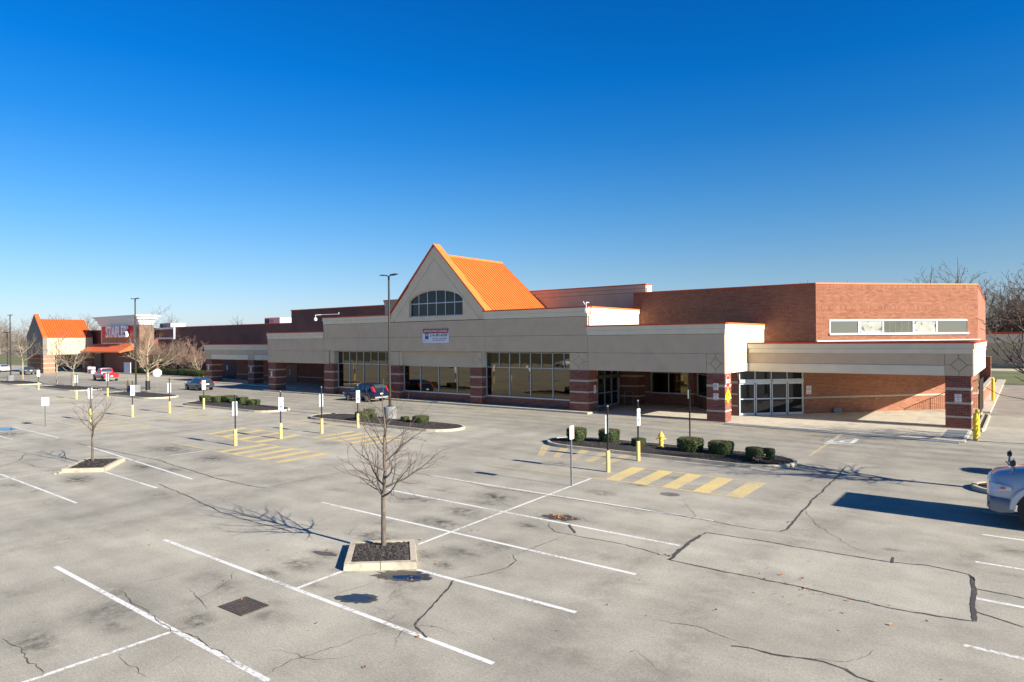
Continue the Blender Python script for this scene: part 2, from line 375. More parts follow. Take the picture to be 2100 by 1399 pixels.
ii = (np.arange(nx-1)[:,None]*ny+np.arange(ny-1)[None,:]).ravel()
ff = np.stack([ii, ii+ny, ii+ny+1, ii+1], 1)
me.vertices.add(len(vv)); me.vertices.foreach_set('co', vv.ravel())
me.loops.add(ff.size); me.loops.foreach_set('vertex_index', ff.ravel())
me.polygons.add(len(ff)); me.polygons.foreach_set('loop_start', np.arange(0, ff.size, 4)); me.polygons.foreach_set('loop_total', np.full(len(ff), 4))
me.update()
for nm, arr in (('stain', stain), ('tone', tone)):
    a = me.attributes.new(nm, 'FLOAT', 'POINT'); a.data.foreach_set('value', arr.ravel().astype(np.float32))
me.materials.append(ASPH)
LOT = link('parking_lot', me, kind='structure', label='worn pale grey asphalt lot with faded stall lines')

# ---- painted lines
def strip(name, m, a, b, w, z=.002, parent=LOT):
    a, b = Vector((*a,0)), Vector((*b,0)); d = (b-a).normalized(); n = Vector((-d.y, d.x, 0))*w/2
    mb = MB(); mb.quad(*(tuple(p+Vector((0,0,z))) for p in (a-n, b-n, b+n, a+n))); return mb.build(name, m, parent)
def pstrip(name, m, p, q, w, z=.002): return strip(name, m, G(*p), G(*q), w, z)
for p, q in [((114,1162),(551,1397)),((337,1107),(1012,1361)),((855,1168),(1181,1256)),((659,1030),(1304,1178)),((795,1004),(1394,1119)),((881,975),(1463,1068)),
             ((0,972),(158,1032)),((215,968),(322,1001)),((25,875),(120,898)),((180,915),(395,983)),
             ((2015,1049),(2100,1060)),((2014,1096),(2100,1109)),((2000,1152),(2100,1168)),((2001,1227),(2100,1247)),((1976,1323),(2100,1350))]:
    a, b = G(*p), G(*q)
    if p[0] > 1900: b = (4.6, b[1])
    strip('painted_line', WHITE_P, a, b, .115 if p[1] > 1000 else .10)
strip('painted_line', WHITE_P, (-19.5,3.4), (-7.6,3.4), .115)
for X0, y0, y1 in ((-34.4,2,10.9),(-33.9,14.0,17.9)): strip('painted_line', WHITE_P, (X0+.9*(y0<9)+0*X0,y0), (X0+.35*(y0<9),y1), .10)
for a, b in [((51,1399),(349,1297)),((600,1210),(702,1172)),((857,1117),(1212,981.5))]: pstrip('painted_line', WHITE_P, a, b, .10, .004)
pstrip('painted_line', WHITE_P, (0,886), (105,875), .10, .004)
strip('painted_line', WHITE_P, (-13.3,2.0), G(51,1399), .10, .004)
for k in range(3): strip('painted_line', WHITE_P, (-60.5+0*k, 7.5+2.85*k), (-47.5, 7.5+2.85*k), .10)
for k in range(4): strip('painted_line', WHITE_P, (-81, 9+2.85*k), (-68, 9+2.85*k), .10)

def hatch(Xn0, Xn1, Yn, Xf0, Xf1, Yf, n, frac=.5, m=None, edges=True):
    m = m or YEL_P; w = (Xn1-Xn0)/(n-(1-frac))
    for i in range(n):
        t0 = i*w; t1 = t0+w*frac; s = (Xf1-Xf0)/(Xn1-Xn0)
        mb = MB(); mb.quad((Xn0+t0,Yn,.0035),(Xn0+t1,Yn,.0035),(Xf0+t1*s,Yf,.0035),(Xf0+t0*s,Yf,.0035)); mb.build('hatch_stripe', m, LOT)
    if edges:
        strip('painted_line', m, (Xn0,Yn), (Xn1,Yn), .10, .005); strip('painted_line', m, (Xf0,Yf), (Xf1,Yf), .10, .005)
hatch(-13.5,-8.0,23.47,-13.8,-8.05,26.38,5)                    # access aisle right of the signs
hatch(-18.9,-14.95,26.35,-20.6,-15.1,29.2,5,.42,YEL_F)
strip('painted_line', YEL_P, (-19.2,23.15), (-13.5,23.4), .09, .004); strip('painted_line', YEL_F, (-15.6,26.38), (-13.8,26.3), .09, .004)
for dx, dy in ((-20.05,-5.55),):
    hatch(-33.1,-27.5,17.95,-33.4,-27.65,20.75,5,.42)
    strip('painted_line', YEL_P, (-39.0,18.15), (-33.1,17.98), .09, .004); strip('painted_line', YEL_P, (-40.2,20.95), (-33.4,20.75), .09, .004)
    hatch(-40.0,-34.0,20.95,-40.8,-34.4,23.9,4,.34)
    hatch(-33.3,-28.3,23.75,-33.4,-28.3,26.75,5,.4)
    hatch(-40.8,-34.6,26.95,-41.2,-35.3,29.2,4,.34,YEL_F)
hatch(-52.3,-46.8,17.95,-52.4,-47.0,20.9,4,.16); strip('painted_line', YEL_P, (-59.4,18.3), (-52.3,17.98), .09, .004)
hatch(-60.0,-54.0,21.2,-60.4,-54.2,24.0,4,.14); hatch(-53.0,-47.3,23.9,-53.2,-47.5,26.75,4,.16); hatch(-60.3,-54.5,27.0,-60.9,-55.4,29.5,3,.14)
hatch(-79,-73,24,-79,-73,26.6,4,.16); hatch(-82,-76,26.9,-82,-76,29.6,4,.14)
for X0 in (-61,): pass
# fire lane by the shop front: faint hatch and edge line, road word
strip('painted_line', YEL_F, G(1660,935), G(1728,889), .14)
strip('painted_line', YEL_F, (-16.2,42.6), (-8.7,42.0), .06, .004)
for i in range(13):
    x = -16.8+i*.66; strip('hatch_stripe', YEL_F, (x,42.45-.03*i), (x-1.7,41.1-.03*i), .10)

def ribbon(pts, w, mtl, name, z, jit=.03, sub=.11, parent=LOT, taper=True):
    jit *= .40; w *= .85
    P = [Vector((*p,0)) for p in pts]; Q = []
    for a, b in zip(P, P[1:]):
        n = max(1, int((b-a).length/sub))
        for i in range(n): Q.append(a.lerp(b, i/n))
    Q.append(P[-1]); off = 0; out = []
    L_, R2 = [], []
    for i, p in enumerate(Q):
        d = (Q[min(i+1,len(Q)-1)]-Q[max(i-1,0)]).normalized(); n = Vector((-d.y,d.x,0))
        off = off*.82+rng.gauss(0, jit); ww = w*(rng.uniform(.8,1.15) if w > .06 else rng.uniform(.45,1.4))/2
        if taper: ww *= min(1, (.2 if w < .04 else .75)+min(i, len(Q)-1-i)/8)
        c = p+n*off; L_.append(c+n*ww); R2.append(c-n*ww)
    mb = MB(); k = len(Q)
    mb.add([(p.x,p.y,z) for p in L_]+[(p.x,p.y,z) for p in R2], [(i+k,i+k+1,i+1,i) for i in range(k-1)])
    return mb.build(name, mtl, parent)
def pr(pts, w, mtl=TAR, jit=.03, z=.0065, name='crack_and_shadow_line'): return ribbon([G(*p) for p in pts], w, mtl, name, z, jit)
pr([(1735,957),(1700,995),(1660,1035),(1612,1086),(1600,1091)], .075); pr([(1600,1091),(1560,1087),(1500,1078),(1463,1070),(1300,1040)], .03)
pr([(1372,1148),(1400,1125),(1436,1098)], .13); pr([(1434,1099),(1448,1093),(1550,1108),(1700,1133),(1830,1155),(1900,1160),(1975,1175),(1988,1179),(1996,1190)], .055)
pr([(1372,1146),(1370,1147),(1395,1153),(1520,1180),(1640,1205),(1760,1233),(1880,1258),(1999,1276)], .055)
pr([(1993,1183),(1999,1210),(1996,1240),(2000,1275)], .115, jit=.012)
pr([(1829,1155),(1830,1143)], .08); pr([(2000,1207),(2060,1218),(2100,1228)], .05); pr([(2003,1255),(2050,1270),(2100,1287)], .05)
pr([(1500,1325),(1540,1330),(1600,1345),(1690,1358),(1735,1372),(1760,1388),(1830,1410)], .055); pr([(1345,1270),(1440,1293),(1500,1318),(1530,1332)], .02, CRK, .06)
pr([(931,1190),(912,1215),(882,1247),(850,1280),(852,1290),(872,1309)], .055); pr([(932,1189),(1000,1177),(1040,1165),(1060,1150),(1052,1138)], .045); pr([(1052,1138),(1080,1130),(1130,1110),(1165,1098)], .035)
pr([(1128,1072),(1125,1080),(1140,1090),(1200,1103),(1280,1118),(1372,1142)], .035); pr([(1168,1076),(1180,1094)], .09)
pr([(327,993),(390,1020),(450,1050),(520,1070),(600,1090)], .05); pr([(155,909),(240,927),(320,943),(440,980),(520,998),(545,1001)], .06); pr([(545,1001),(600,989),(700,969),(722,966)], .03)
pr([(825,965),(880,975),(1000,998),(1200,1028),(1463,1070)], .03, z=.008); pr([(0,921),(60,930),(150,950)], .03, CRK); pr([(53,931),(40,945),(0,957)], .05)
pr([(0,886),(80,876),(200,868),(360,850),(470,838)], .03, CRK, .02); pr([(200,905),(340,890),(470,870),(560,858)], .025, CRK); pr([(30,972),(80,960),(140,958),(230,950)], .02, CRK)
pr([(40,948),(60,952),(70,958),(100,960)], .035, CRK); pr([(850,1205-370),(1000,1220-370)][:0] or [(569,840),(666,851)], .03, CRK, .01)  # second ribbon paints the lamp post's shadow line across the gap between beds
pr([(245,1211),(290,1197),(350,1183),(410,1161)], .014, CRK, .08); pr([(240,1213),(275,1232),(320,1262),(345,1290),(400,1315),(450,1338),(490,1362)], .022, CRK, .07)
pr([(478,1173),(460,1195),(430,1215),(400,1235),(365,1245)], .018, CRK, .07); pr([(390,1210),(415,1233),(425,1250)], .022, CRK, .06); pr([(240,1340),(270,1365),(300,1390)], .02, CRK, .06)
pr([(10,1305),(40,1340),(75,1362),(88,1385),(60,1399)], .022, CRK, .08); pr([(1180*.0+520,1395),(560,1370),(640,1340),(700,1320),(790,1295)], .022, CRK, .07); pr([(320,1370),(360,1350),(395,1330)], .014, CRK, .07)
pr([(650,1175+52),(680,1222),(705,1213),(745,1203),(770,1195)], .02, CRK, .05); pr([(815,1205),(800,1225),(788,1240)], .015, CRK, .05); pr([(700,1250),(712,1238)], .03, CRK, .03)
pr([(765,1245),(790,1255),(830,1253)], .012, CRK, .05); pr([(700,1087),(716,1097),(730,1078)], .02, CRK, .03); pr([(716,1097),(750,1100),(770,1097)], .015, CRK, .05); pr([(785,1290),(810,1262),(850,1252)], .012, CRK, .05)
pr([(1000,1010),(1010,1020),(1060,1045)], .012, CRK, .06); pr([(830,1000),(850,1015),(870,1030)], .012, CRK, .06); pr([(1540,1180),(1560,1185)], .01, CRK)
pr([(1640,1035),(1680,1080),(1740,1118),(1800,1142)], .012, CRK, .06); pr([(1060,1043),(1150,1052),(1240,1078)], .012, CRK, .07); pr([(1400,1025),(1430,1060),(1400,1075)], .01, CRK)
for (u, v) in [(1175,1250),(940,1300),(1640,1130),(300,1080),(200,1100),(560,1330),(1300,1330),(1800,1330),(100,1040)]:
    a = G(u,v); t = rng.uniform(0,6.28); pts = [a]
    for k in range(rng.randint(3,7)): t += rng.uniform(-.7,.7); pts.append((pts[-1][0]+.35*math.cos(t), pts[-1][1]+.35*math.sin(t)))
    ribbon(pts, .012, CRK, 'crack', .006, .05)

def flat_blob(cx, cy, rx, ry, z, name, m, parent=None, n=26, j=.12, ang=0.0, **k):
    mb = MB(); P = []
    for i in range(n):
        t = 2*math.pi*i/n; r = 1+rng.uniform(-j,j); x, y = rx*r*math.cos(t), ry*r*math.sin(t)
        P.append((cx+x*math.cos(ang)-y*math.sin(ang), cy+x*math.sin(ang)+y*math.cos(ang), z))
    mb.add(P, [tuple(range(n))]); return mb.build(name, m, parent, **k)
c = G(826,1182); flat_blob(c[0], c[1], .72, .33, .0075, 'wet_patch', WET, LOT, 40, .22, .45)
c = G(833,1184); flat_blob(c[0], c[1], .36, .145, .0095, 'puddle', WATER, None, 30, .06, .45, kind='structure', label='small puddle mirroring blue sky beside the square tree bed')
c = G(734,1228); flat_blob(c[0], c[1], .48, .26, .0075, 'wet_patch', WET, LOT, 40, .16, .5)
c = G(731,1227); flat_blob(c[0], c[1], .36, .17, .0095, 'puddle', mat('dull_puddle', (.03,.036,.045), .22, .1, 5), None, 30, .06, .5, kind='structure', label='oval puddle between the square tree bed and the drain grate')
c = G(667,1136); flat_blob(c[0], c[1], .42, .12, .0075, 'wet_patch', mat('damp_asphalt', (.10,.09,.075), .6, .3, 5), LOT, 30, .2, .2)
c = G(10,880); flat_blob(c[0], c[1], 1.3, .5, .0075, 'puddle', mat('sky_puddle', (.02,.03,.05), .08, .05, spec=1.0), None, 24, .1, 0, kind='structure', label='blue puddle at the left edge of the lot')
c = G(1149,1062); flat_blob(c[0], c[1], .55, .30, .0075, 'pothole', mat('pothole_dark', (.06,.05,.042), .95, .6, 9, .8, 30), LOT, 34, .35, .3)
c = G(1374,1014); flat_blob(c[0], c[1], .36, .26, .0075, 'manhole_cover', mat('old_iron', (.16,.145,.125), .7, .2), LOT, 26, .02)
lf = MB()                                              # blown leaves: uncountable litter
LEAFM = mat('fallen_leaf', (.42,.17,.05), .8, .3, 30)
for (u, v, n, s) in [(1149,1062,40,.35),(828,1184,5,.25),(1660,1225,18,1.6),(1590,1195,10,1.0),(670,1131,3,.2),(1240,1015,6,.3),(900,1100,6,2.5),(1300,1200,8,4),(400,1150,8,4),(1370,1140,4,.2),(1617,1072,3,.05),(700,1350,5,2)]:
    x, y = G(u, v)
    for k in range(n):
        a = rng.uniform(0,6.28); px_, py_ = x+rng.gauss(0,s*.6), y+rng.gauss(0,s*.35); l = rng.uniform(.02,.05)
        d = Vector((math.cos(a),math.sin(a),0))*l; e = Vector((-math.sin(a),math.cos(a),0))*l*.6; p = Vector((px_,py_,.024)); h = Vector((0,0,l*.6))
        lf.quad(tuple(p-d), tuple(p-e+h), tuple(p+d), tuple(p+e))
lf.build('leaf_litter', LEAFM, None, kind='stuff', label='scattered dry orange leaves on the asphalt')

# drain grate
c = G(500,1244); gr = thing('drain_grate', 'rusty cast iron storm drain grate set in the asphalt', 'drain grate', (c[0],c[1],0), .03)
RUST = mat('rusty_iron', (.075,.060,.050), .8, .35, 14)
mb = MB(); mb.box(-.41,.41,-.30,.30,.002,.006); mb.build('pit', DARK, gr, world=False)
mb = MB(); mb.box(-.43,.43,-.33,-.28,.0,.02); mb.box(-.43,.43,.28,.33,.0,.02); mb.box(-.43,-.38,-.28,.28,0,.02); mb.box(.38,.43,-.28,.28,0,.02); mb.build('frame', RUST, gr, world=False)
for k in range(7): mb = MB(); y = -.24+.08*k; mb.box(-.38,.38,y-.02,y+.02,.006,.018); mb.build('bar', RUST, gr, world=False)
for k in range(9): mb = MB(); x = -.32+.08*k; mb.box(x-.016,x+.016,-.28,.28,.005,.016); mb.build('bar', RUST, gr, world=False)

# ------------------------------------------------------------------ planting beds
def capsule(x0, x1, y0, y1, n=10, skew=0.0, ends=(1,1)):
    ry = (y1-y0)/2; cy = (y0+y1)/2; P = []
    e1 = min(ry*1.25*ends[1], (x1-x0)*.3); e0 = min(ry*1.25*ends[0], (x1-x0)*.3)
    for i in range(n+1): t = -math.pi/2+math.pi*i/n; P.append((x1-e1+e1*math.cos(t), cy+ry*math.sin(t)))
    for i in range(n+1): t = math.pi/2+math.pi*i/n; P.append((x0+e0+e0*math.cos(t), cy+ry*math.sin(t)))
    return [(x+skew*(y-cy), y) for x, y in P]
def inset(poly, d):
    n = len(poly); out = []
    for i in range(n):
        a, b, c = (Vector(poly[(i+k)%n]) for k in (-1,0,1))
        e1 = (b-a); e2 = (c-b)
        if e1.length < 1e-6: e1 = e2
        if e2.length < 1e-6: e2 = e1
        e1 = e1.normalized(); e2 = e2.normalized(); n1 = Vector((-e1.y,e1.x)); n2 = Vector((-e2.y,e2.x)); m_ = (n1+n2)
        m_ = m_.normalized()*d/max(.4, m_.normalized().dot(n1)); out.append((b.x+m_.x, b.y+m_.y))
    return out
def curb_bed(label, poly, top=.15, w=.16, seg=3.0, chips=0, mound=.10, skip=()):
    cx = sum(p[0] for p in poly)/len(poly); cy = sum(p[1] for p in poly)/len(poly)
    T = thing('planting_bed', label, 'planting bed', (cx,cy,0))
    n = len(poly); inn = inset(poly, w); inn2 = inset(poly, .025)
    # curb stones
    acc = []; run = 0; groups = []
    for i in range(n):
        L = (Vector(poly[(i+1)%n])-Vector(poly[i])).length
        m = max(1, int(L/seg+.3)) if L > seg*1.2 else 1
        for k in range(m): acc.append((i, k/m, (k+1)/m)); run += L/m; 
        if run >= seg*.8 or m > 1:
            if m > 1:
                if acc[:-m]: groups.append(acc[:-m])
                for q in acc[-m:]: groups.append([q])
            else: groups.append(acc)
            acc = []; run = 0
    if acc: groups.append(acc)
    def at(P, i, t): a, b = P[i], P[(i+1)%n]; return (a[0]+(b[0]-a[0])*t, a[1]+(b[1]-a[1])*t)
    for gi, g in enumerate(groups):
        if gi in skip: continue
        mb = MB()
        for j, (i, t0, t1) in enumerate(g):
            L = max(.01, (Vector(poly[(i+1)%n])-Vector(poly[i])).length)
            a0 = t0+(.008/L if j == 0 else 0); a1 = t1-(.008/L if j == len(g)-1 else 0)
            o0, o1, i0, i1, b0, b1 = at(poly,i,a0), at(poly,i,a1), at(inn,i,a0), at(inn,i,a1), at(inn2,i,a0), at(inn2,i,a1)
            V = [(*o0,0),(*o1,0),(*b1,top-.0),(*b0,top-.0),(*i0,top),(*i1,top),(*i0,0),(*i1,0)]
            V[2] = (*b1,top); V[3] = (*b0,top)
            mb.add(V, [(0,1,2,3),(3,2,5,4),(4,5,7,6),(0,3,4,6),(1,7,5,2)])
        mb.build('curb_stone', CURB, T)
    # mulch: mounded grid
    xs_ = [p[0] for p in inn]; ys_ = [p[1] for p in inn]
    mb = MB(); rings = 6; V = []; F = []
    icx = sum(xs_)/n; icy = sum(ys_)/n
    for k in range(rings+1):
        t = k/rings
        for (x, y) in inn:
            if k == rings: V.append((icx+(x-icx)*.02, icy+(y-icy)*.02, top-.03+mound))
            else: V.append((icx+(x-icx)*(1-t)+rng.uniform(-.02,.02)*(k>0), icy+(y-icy)*(1-t)+rng.uniform(-.02,.02)*(k>0), top-.035+mound*math.sin(min(1,t*1.5)*math.pi/2)+rng.uniform(-.02,.02)*(k>0)))
    for k in range(rings):
        for i in range(n): F.append((k*n+i, k*n+(i+1)%n, (k+1)*n+(i+1)%n, (k+1)*n+i))
    F.append(tuple(range(rings*n,(rings+1)*n))); mb.add(V, F); mb.build('mulch', MULCH, T)
    if chips:
        mb = MB()
        for k in range(chips):
            i = rng.randrange(n); t = rng.random(); r = math.sqrt(rng.random())*.97; x, y = at(inn, i, t)
            x = icx+(x-icx)*r; y = icy+(y-icy)*r; z = top-.035+mound*math.sin(min(1,(1-r)*1.5)*math.pi/2)+.012
            a = rng.uniform(0,6.28); l = rng.uniform(.015,.045); w_ = l*.4; tl = rng.uniform(-.5,.5)
            d = Vector((math.cos(a),math.sin(a),tl))*l; e = Vector((-math.sin(a),math.cos(a),rng.uniform(-.4,.4)))*w_; p = Vector((x,y,z))
            mb.quad(tuple(p-d-e), tuple(p+d-e), tuple(p+d+e), tuple(p-d+e))
        o = mb.build('wood_chips', CHIP, T, kind='stuff')
    return T
curb_bed('long curbed mulch bed with yellow hydrant and five bushes, nearest the entrance', capsule(-21.0,-8.05,28.95,32.35), chips=5000)
curb_bed('long curbed mulch bed with four bushes around the bronze lamp post base', capsule(-42.4,-28.0,29.25,32.45), chips=3000)
curb_bed('curbed mulch bed with five bushes, left of the navy car', capsule(-61.6,-47.4,29.5,32.8), chips=1500)
curb_bed('curbed mulch bed holding the leafy-tipped tree and the round road sign back', capsule(-81.0,-68.6,30.3,34.0))
curb_bed('curbed mulch bed with one slender pale tree and a tall black post', capsule(-101.5,-87.5,30.3,34.0))
curb_bed('farthest left curbed mulch bed under the left lamp post', capsule(-122,-107.5,30.4,34.2))
curb_bed('square concrete bed around the nearest bare tree', [(-13.33,10.40),(-11.97,11.61),(-13.41,12.93),(-14.74,11.75)], top=.17, w=.17, seg=.95, chips=2600, mound=.04)
curb_bed('diamond concrete bed with a broken corner around the left bare tree', [(-33.38,11.02),(-32.01,12.24),(-34.2,14.0),(-35.6,12.8)], top=.17, w=.17, seg=1.1, chips=1500, mound=.08, skip=(7,))
curb_bed('round nosed curbed bed mostly hidden by the silver truck', capsule(-1.75,9,28.8,31.2))
rb = MB()
for (u, v, s) in [(146,957,.30),(122,966,.12),(112,968,.10)]:
    x, y = G(u, v, .1)
    P = [(x+s*math.cos(t)*rng.uniform(.7,1.1), y+s*math.sin(t)*.7*rng.uniform(.7,1.1)) for t in [k*6.283/7 for k in range(7)]]
    rb.prism(P, 0, s*.6)
tag(rb.build('broken_curb_rubble', CURB), 'broken chunks of curb at the left tree bed corner', 'rubble')

# ------------------------------------------------------------------ bushes
def bush_mesh(name, rx, ry, h, seed, round_=.0):
    r = random.Random(seed); n = 22; rings = [(0,.0),(.80,.02),(.93,.25),(1.0,.55),(1.02,.84),(.94,.96),(.7,1.0),(.0,1.02)]
    V, F, M_ = [], [], []
    core = MB()
    for q, z in rings:
        for i in range(n):
            t = 2*math.pi*i/n; ct, st = math.cos(t), math.sin(t); p = 3.2 if round_ < .5 else 2.0
            k = 1/((abs(ct)**p+abs(st)**p)**(1/p)); k *= 1+r.uniform(-.05,.05)
            V.append((rx*.93*q*ct*k, ry*.93*q*st*k, h*(z*(.97 if z > .5 else 1))+r.uniform(-.02,.02)))
    for a in range(len(rings)-1):
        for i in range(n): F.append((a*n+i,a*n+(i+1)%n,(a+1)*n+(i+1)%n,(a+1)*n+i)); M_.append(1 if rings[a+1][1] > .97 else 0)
    for k in range(3800):
        t = r.uniform(0,6.283); ct, st = math.cos(t), math.sin(t); p = 3.2 if round_ < .5 else 2.0
        kk = 1/((abs(ct)**p+abs(st)**p)**(1/p)); top = r.random() < .34
        if top: q = math.sqrt(r.random()); z = h*(1.0-.04*q*q)+r.uniform(-.02,.03); x, y = rx*q*ct*kk*.97, ry*q*st*kk*.97
        else:
            zz = r.uniform(.03,1); q = np.interp(zz, [0,.02,.25,.55,.84,.96,1], [.8,.82,.95,1.0,1.02,.97,.85])+r.uniform(-.06,.06); z = zz*h; x, y = rx*q*ct*kk, ry*q*st*kk
        l = r.uniform(.018,.042); d = Vector((r.gauss(0,1),r.gauss(0,1),r.gauss(0,1))).normalized()*l; e = d.cross(Vector((r.gauss(0,1),r.gauss(0,1),r.gauss(0,1)))).normalized()*l*.6
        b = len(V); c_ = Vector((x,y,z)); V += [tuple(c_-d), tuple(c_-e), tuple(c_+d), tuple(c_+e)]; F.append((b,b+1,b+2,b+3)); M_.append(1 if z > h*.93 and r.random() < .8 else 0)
    me = bpy.data.meshes.new(name); me.from_pydata(V, [], F); me.materials.append(LEAF); me.materials.append(LEAFT); me.polygons.foreach_set('material_index', M_); me.update(); return me
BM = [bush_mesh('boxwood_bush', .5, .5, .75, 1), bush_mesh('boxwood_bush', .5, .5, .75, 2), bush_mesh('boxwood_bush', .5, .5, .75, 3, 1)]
def bush(u, v, wpx, hpx, label, mi=0, z=.2, k=1.0):
    x, y = G(u, v, z); depth = (Vector((x,y,0))).dot(Vector((F_.x,F_.y,0))); m = depth/F_PX
    o = link('boxwood_bush', BM[mi]); y += wpx*m*.35; x *= 1+wpx*m*.35/depth*.9
    o.location = (x, y, z-.06); s = wpx*m; o.scale = (s*1.0*k, s*.95*k, hpx*m/.75*.92); o.rotation_euler = (0,0,rng.uniform(-.15,.15))
    tag(o, label, 'bush', 'clipped boxwood bushes'); return o
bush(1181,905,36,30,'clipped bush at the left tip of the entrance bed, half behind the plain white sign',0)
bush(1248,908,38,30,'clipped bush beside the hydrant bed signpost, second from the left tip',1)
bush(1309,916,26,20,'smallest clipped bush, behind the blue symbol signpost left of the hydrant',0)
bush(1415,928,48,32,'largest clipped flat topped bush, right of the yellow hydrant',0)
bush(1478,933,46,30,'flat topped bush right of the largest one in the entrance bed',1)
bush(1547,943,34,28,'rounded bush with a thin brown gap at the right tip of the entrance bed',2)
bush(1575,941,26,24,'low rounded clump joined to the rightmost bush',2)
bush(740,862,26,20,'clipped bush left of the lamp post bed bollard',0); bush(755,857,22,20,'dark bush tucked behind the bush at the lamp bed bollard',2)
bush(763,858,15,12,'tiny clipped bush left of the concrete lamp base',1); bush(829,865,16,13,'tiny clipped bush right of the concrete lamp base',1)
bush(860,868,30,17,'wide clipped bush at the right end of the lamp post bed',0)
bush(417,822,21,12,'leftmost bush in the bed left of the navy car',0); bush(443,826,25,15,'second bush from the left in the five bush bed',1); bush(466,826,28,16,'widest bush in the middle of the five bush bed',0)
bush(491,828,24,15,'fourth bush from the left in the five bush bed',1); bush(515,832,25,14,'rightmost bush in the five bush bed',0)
# pale dead leaves under the right bush
mb = MB()
for k in range(60):
    x, y = G(1560+rng.gauss(0,7), 944+rng.gauss(0,2), .25); l = rng.uniform(.03,.07); a = rng.uniform(0,6.28)
    p = Vector((x,y,.22+rng.uniform(0,.25))); d = Vector((math.cos(a),math.sin(a),.3))*l; e = Vector((-math.sin(a),math.cos(a),.4))*l*.7; mb.quad(tuple(p-d),tuple(p-e),tuple(p+d),tuple(p+e))
mb.build('dead_leaves', mat('pale_leaf',(.52,.32,.20),.8,.3,20), None, kind='stuff', label='pale dry leaves under the rightmost bush')

# ------------------------------------------------------------------ bare trees
def tree_segments(r, h, trunk_h, r0, spread, levels=4, nlimb=7, up=.55, density=1.0, lean=(0,0), minr=.004, fork=None):
    segs = []
    def grow(p, d, length, rad, lv):
        n = max(2, int(length/(.22 if lv > 1 else .35)))
        n = min(n, 7); step = length/n; q = p.copy(); dd = d.copy(); rr = rad
        for i in range(n):
            dd = (dd+Vector((r.gauss(0,.10),r.gauss(0,.10),r.gauss(0,.07)+up*.09))).normalized()
            q2 = q+dd*step; r2 = max(minr, rad*(1-(i+1)/n*.72)); segs.append((q.copy(), q2.copy(), rr, r2, lv)); q = q2; rr = r2
            if lv < levels and i >= (1 if lv > 0 else 0):
                k = 1 if r.random() < .75*density else 0
                if r.random() < .35*density: k += 1
                for _ in range(k):
                    ax = dd.cross(Vector((r.gauss(0,1),r.gauss(0,1),r.gauss(0,1)))).normalized()
                    ang = r.uniform(.45,.95); nd = (dd*math.cos(ang)+ax*math.sin(ang)); nd.z += .12; nd.normalize()
                    grow(q, nd, length*r.uniform(.38,.62)*(1-i/n*.35), max(minr, r2*.62), lv+1)
    p = Vector((0,0,0)); n = 6; rr = r0; top = Vector((lean[0],lean[1],trunk_h))
    pts = [Vector((lean[0]*t+r.gauss(0,.005*h/5), lean[1]*t+r.gauss(0,.005*h/5), trunk_h*t)) for t in [i/n for i in range(n+1)]]; pts[0] = Vector((0,0,-.05))
    for i in range(n): segs.append((pts[i], pts[i+1], r0*(1-.30*i/n), r0*(1-.30*(i+1)/n), 0))
    base = pts[-1]; leader = fork or 1
    for k in range(leader):
        a = r.uniform(0,6.28); sp = 0 if leader == 1 else r.uniform(.2,.45)
        d = Vector((math.cos(a)*sp, math.sin(a)*sp, 1)).normalized()
        grow(base, d, (h-trunk_h)*r.uniform(.85,1), r0*.62, 1)
    for k in range(nlimb):
        a = 6.283*k/nlimb+r.uniform(-.4,.4); t = r.uniform(0,.55); b = base+Vector((0,0,(h-trunk_h)*t*.8))-Vector((0,0,trunk_h*.12*r.random()))
        e = r.uniform(.35,.8)*up*1.6; d = Vector((math.cos(a), math.sin(a), e)).normalized()
        grow(b, d, spread*r.uniform(.75,1.1)*(1-t*.55), r0*.40, 1)
    return segs
def hero_segments(r, h, trunk_h, r0, spread, nlimb, minr, sweep=.5, twig=1.0):
    segs = []; path = [Vector((0,0,-.05))]
    n = int(h/.22)
    for i in range(1, n+1):
        z = h*i/n; j = .004 if z < trunk_h else .022; path.append(Vector((path[-1].x+r.gauss(0,j), path[-1].y+r.gauss(0,j), z)))
    rad = lambda z: max(minr, r0*(1-.28*z/trunk_h) if z < trunk_h else r0*.72*max(0,1-(z-trunk_h)/(h-trunk_h))**.8)
    for a, b in zip(path, path[1:]): segs.append((a, b, rad(a.z), rad(b.z), 0 if b.z <= trunk_h else 1))
    def limb(p, d, L, rr, lv):
        k = max(3, int(L/.11)); st = L/k; q = p.copy(); dd = d.copy(); tgt = Vector((d.x*.6,d.y*.6,1)).normalized()
        for i in range(k):
            t = (i+1)/k; dd = (dd.lerp(tgt, sweep*.16)+Vector((r.gauss(0,.09),r.gauss(0,.09),r.gauss(0,.07)))).normalized()
            q2 = q+dd*st; r2 = max(minr*(.75 if lv > 2 else 1), rr*(1-t*.8)); segs.append((q, q2, max(minr*.75, rr*(1-(i/k)*.8)), r2, lv)); q = q2
            if lv < 4 and i > 0 and r.random() < (.62,.62,.55,.5)[lv-1]*twig:
                ax = dd.cross(Vector((r.gauss(0,1),r.gauss(0,1),r.gauss(0,1)))).normalized(); an = r.uniform(.45,1.0)
                nd = (dd*math.cos(an)+ax*math.sin(an)); nd.z += .10; limb(q.copy(), nd.normalized(), L*r.uniform(.30,.55)*(1.15-t*.6), max(minr, r2*.6), lv+1)
    for k in range(nlimb):
        t = (k/nlimb)**1.15; z = trunk_h*.96+(h-trunk_h)*.78*t; i = min(len(path)-1, int(z/h*n)+0); p = path[max(1,i)]; a = k*2.4+r.uniform(-.5,.5)
        el_ = r.uniform(.35,.8)+t*.5; L = spread*r.uniform(.8,1.15)*(1-t*.55); limb(p.copy(), Vector((math.cos(a),math.sin(a),el_)).normalized(), L, rad(p.z)*.58, 2)
    return segs
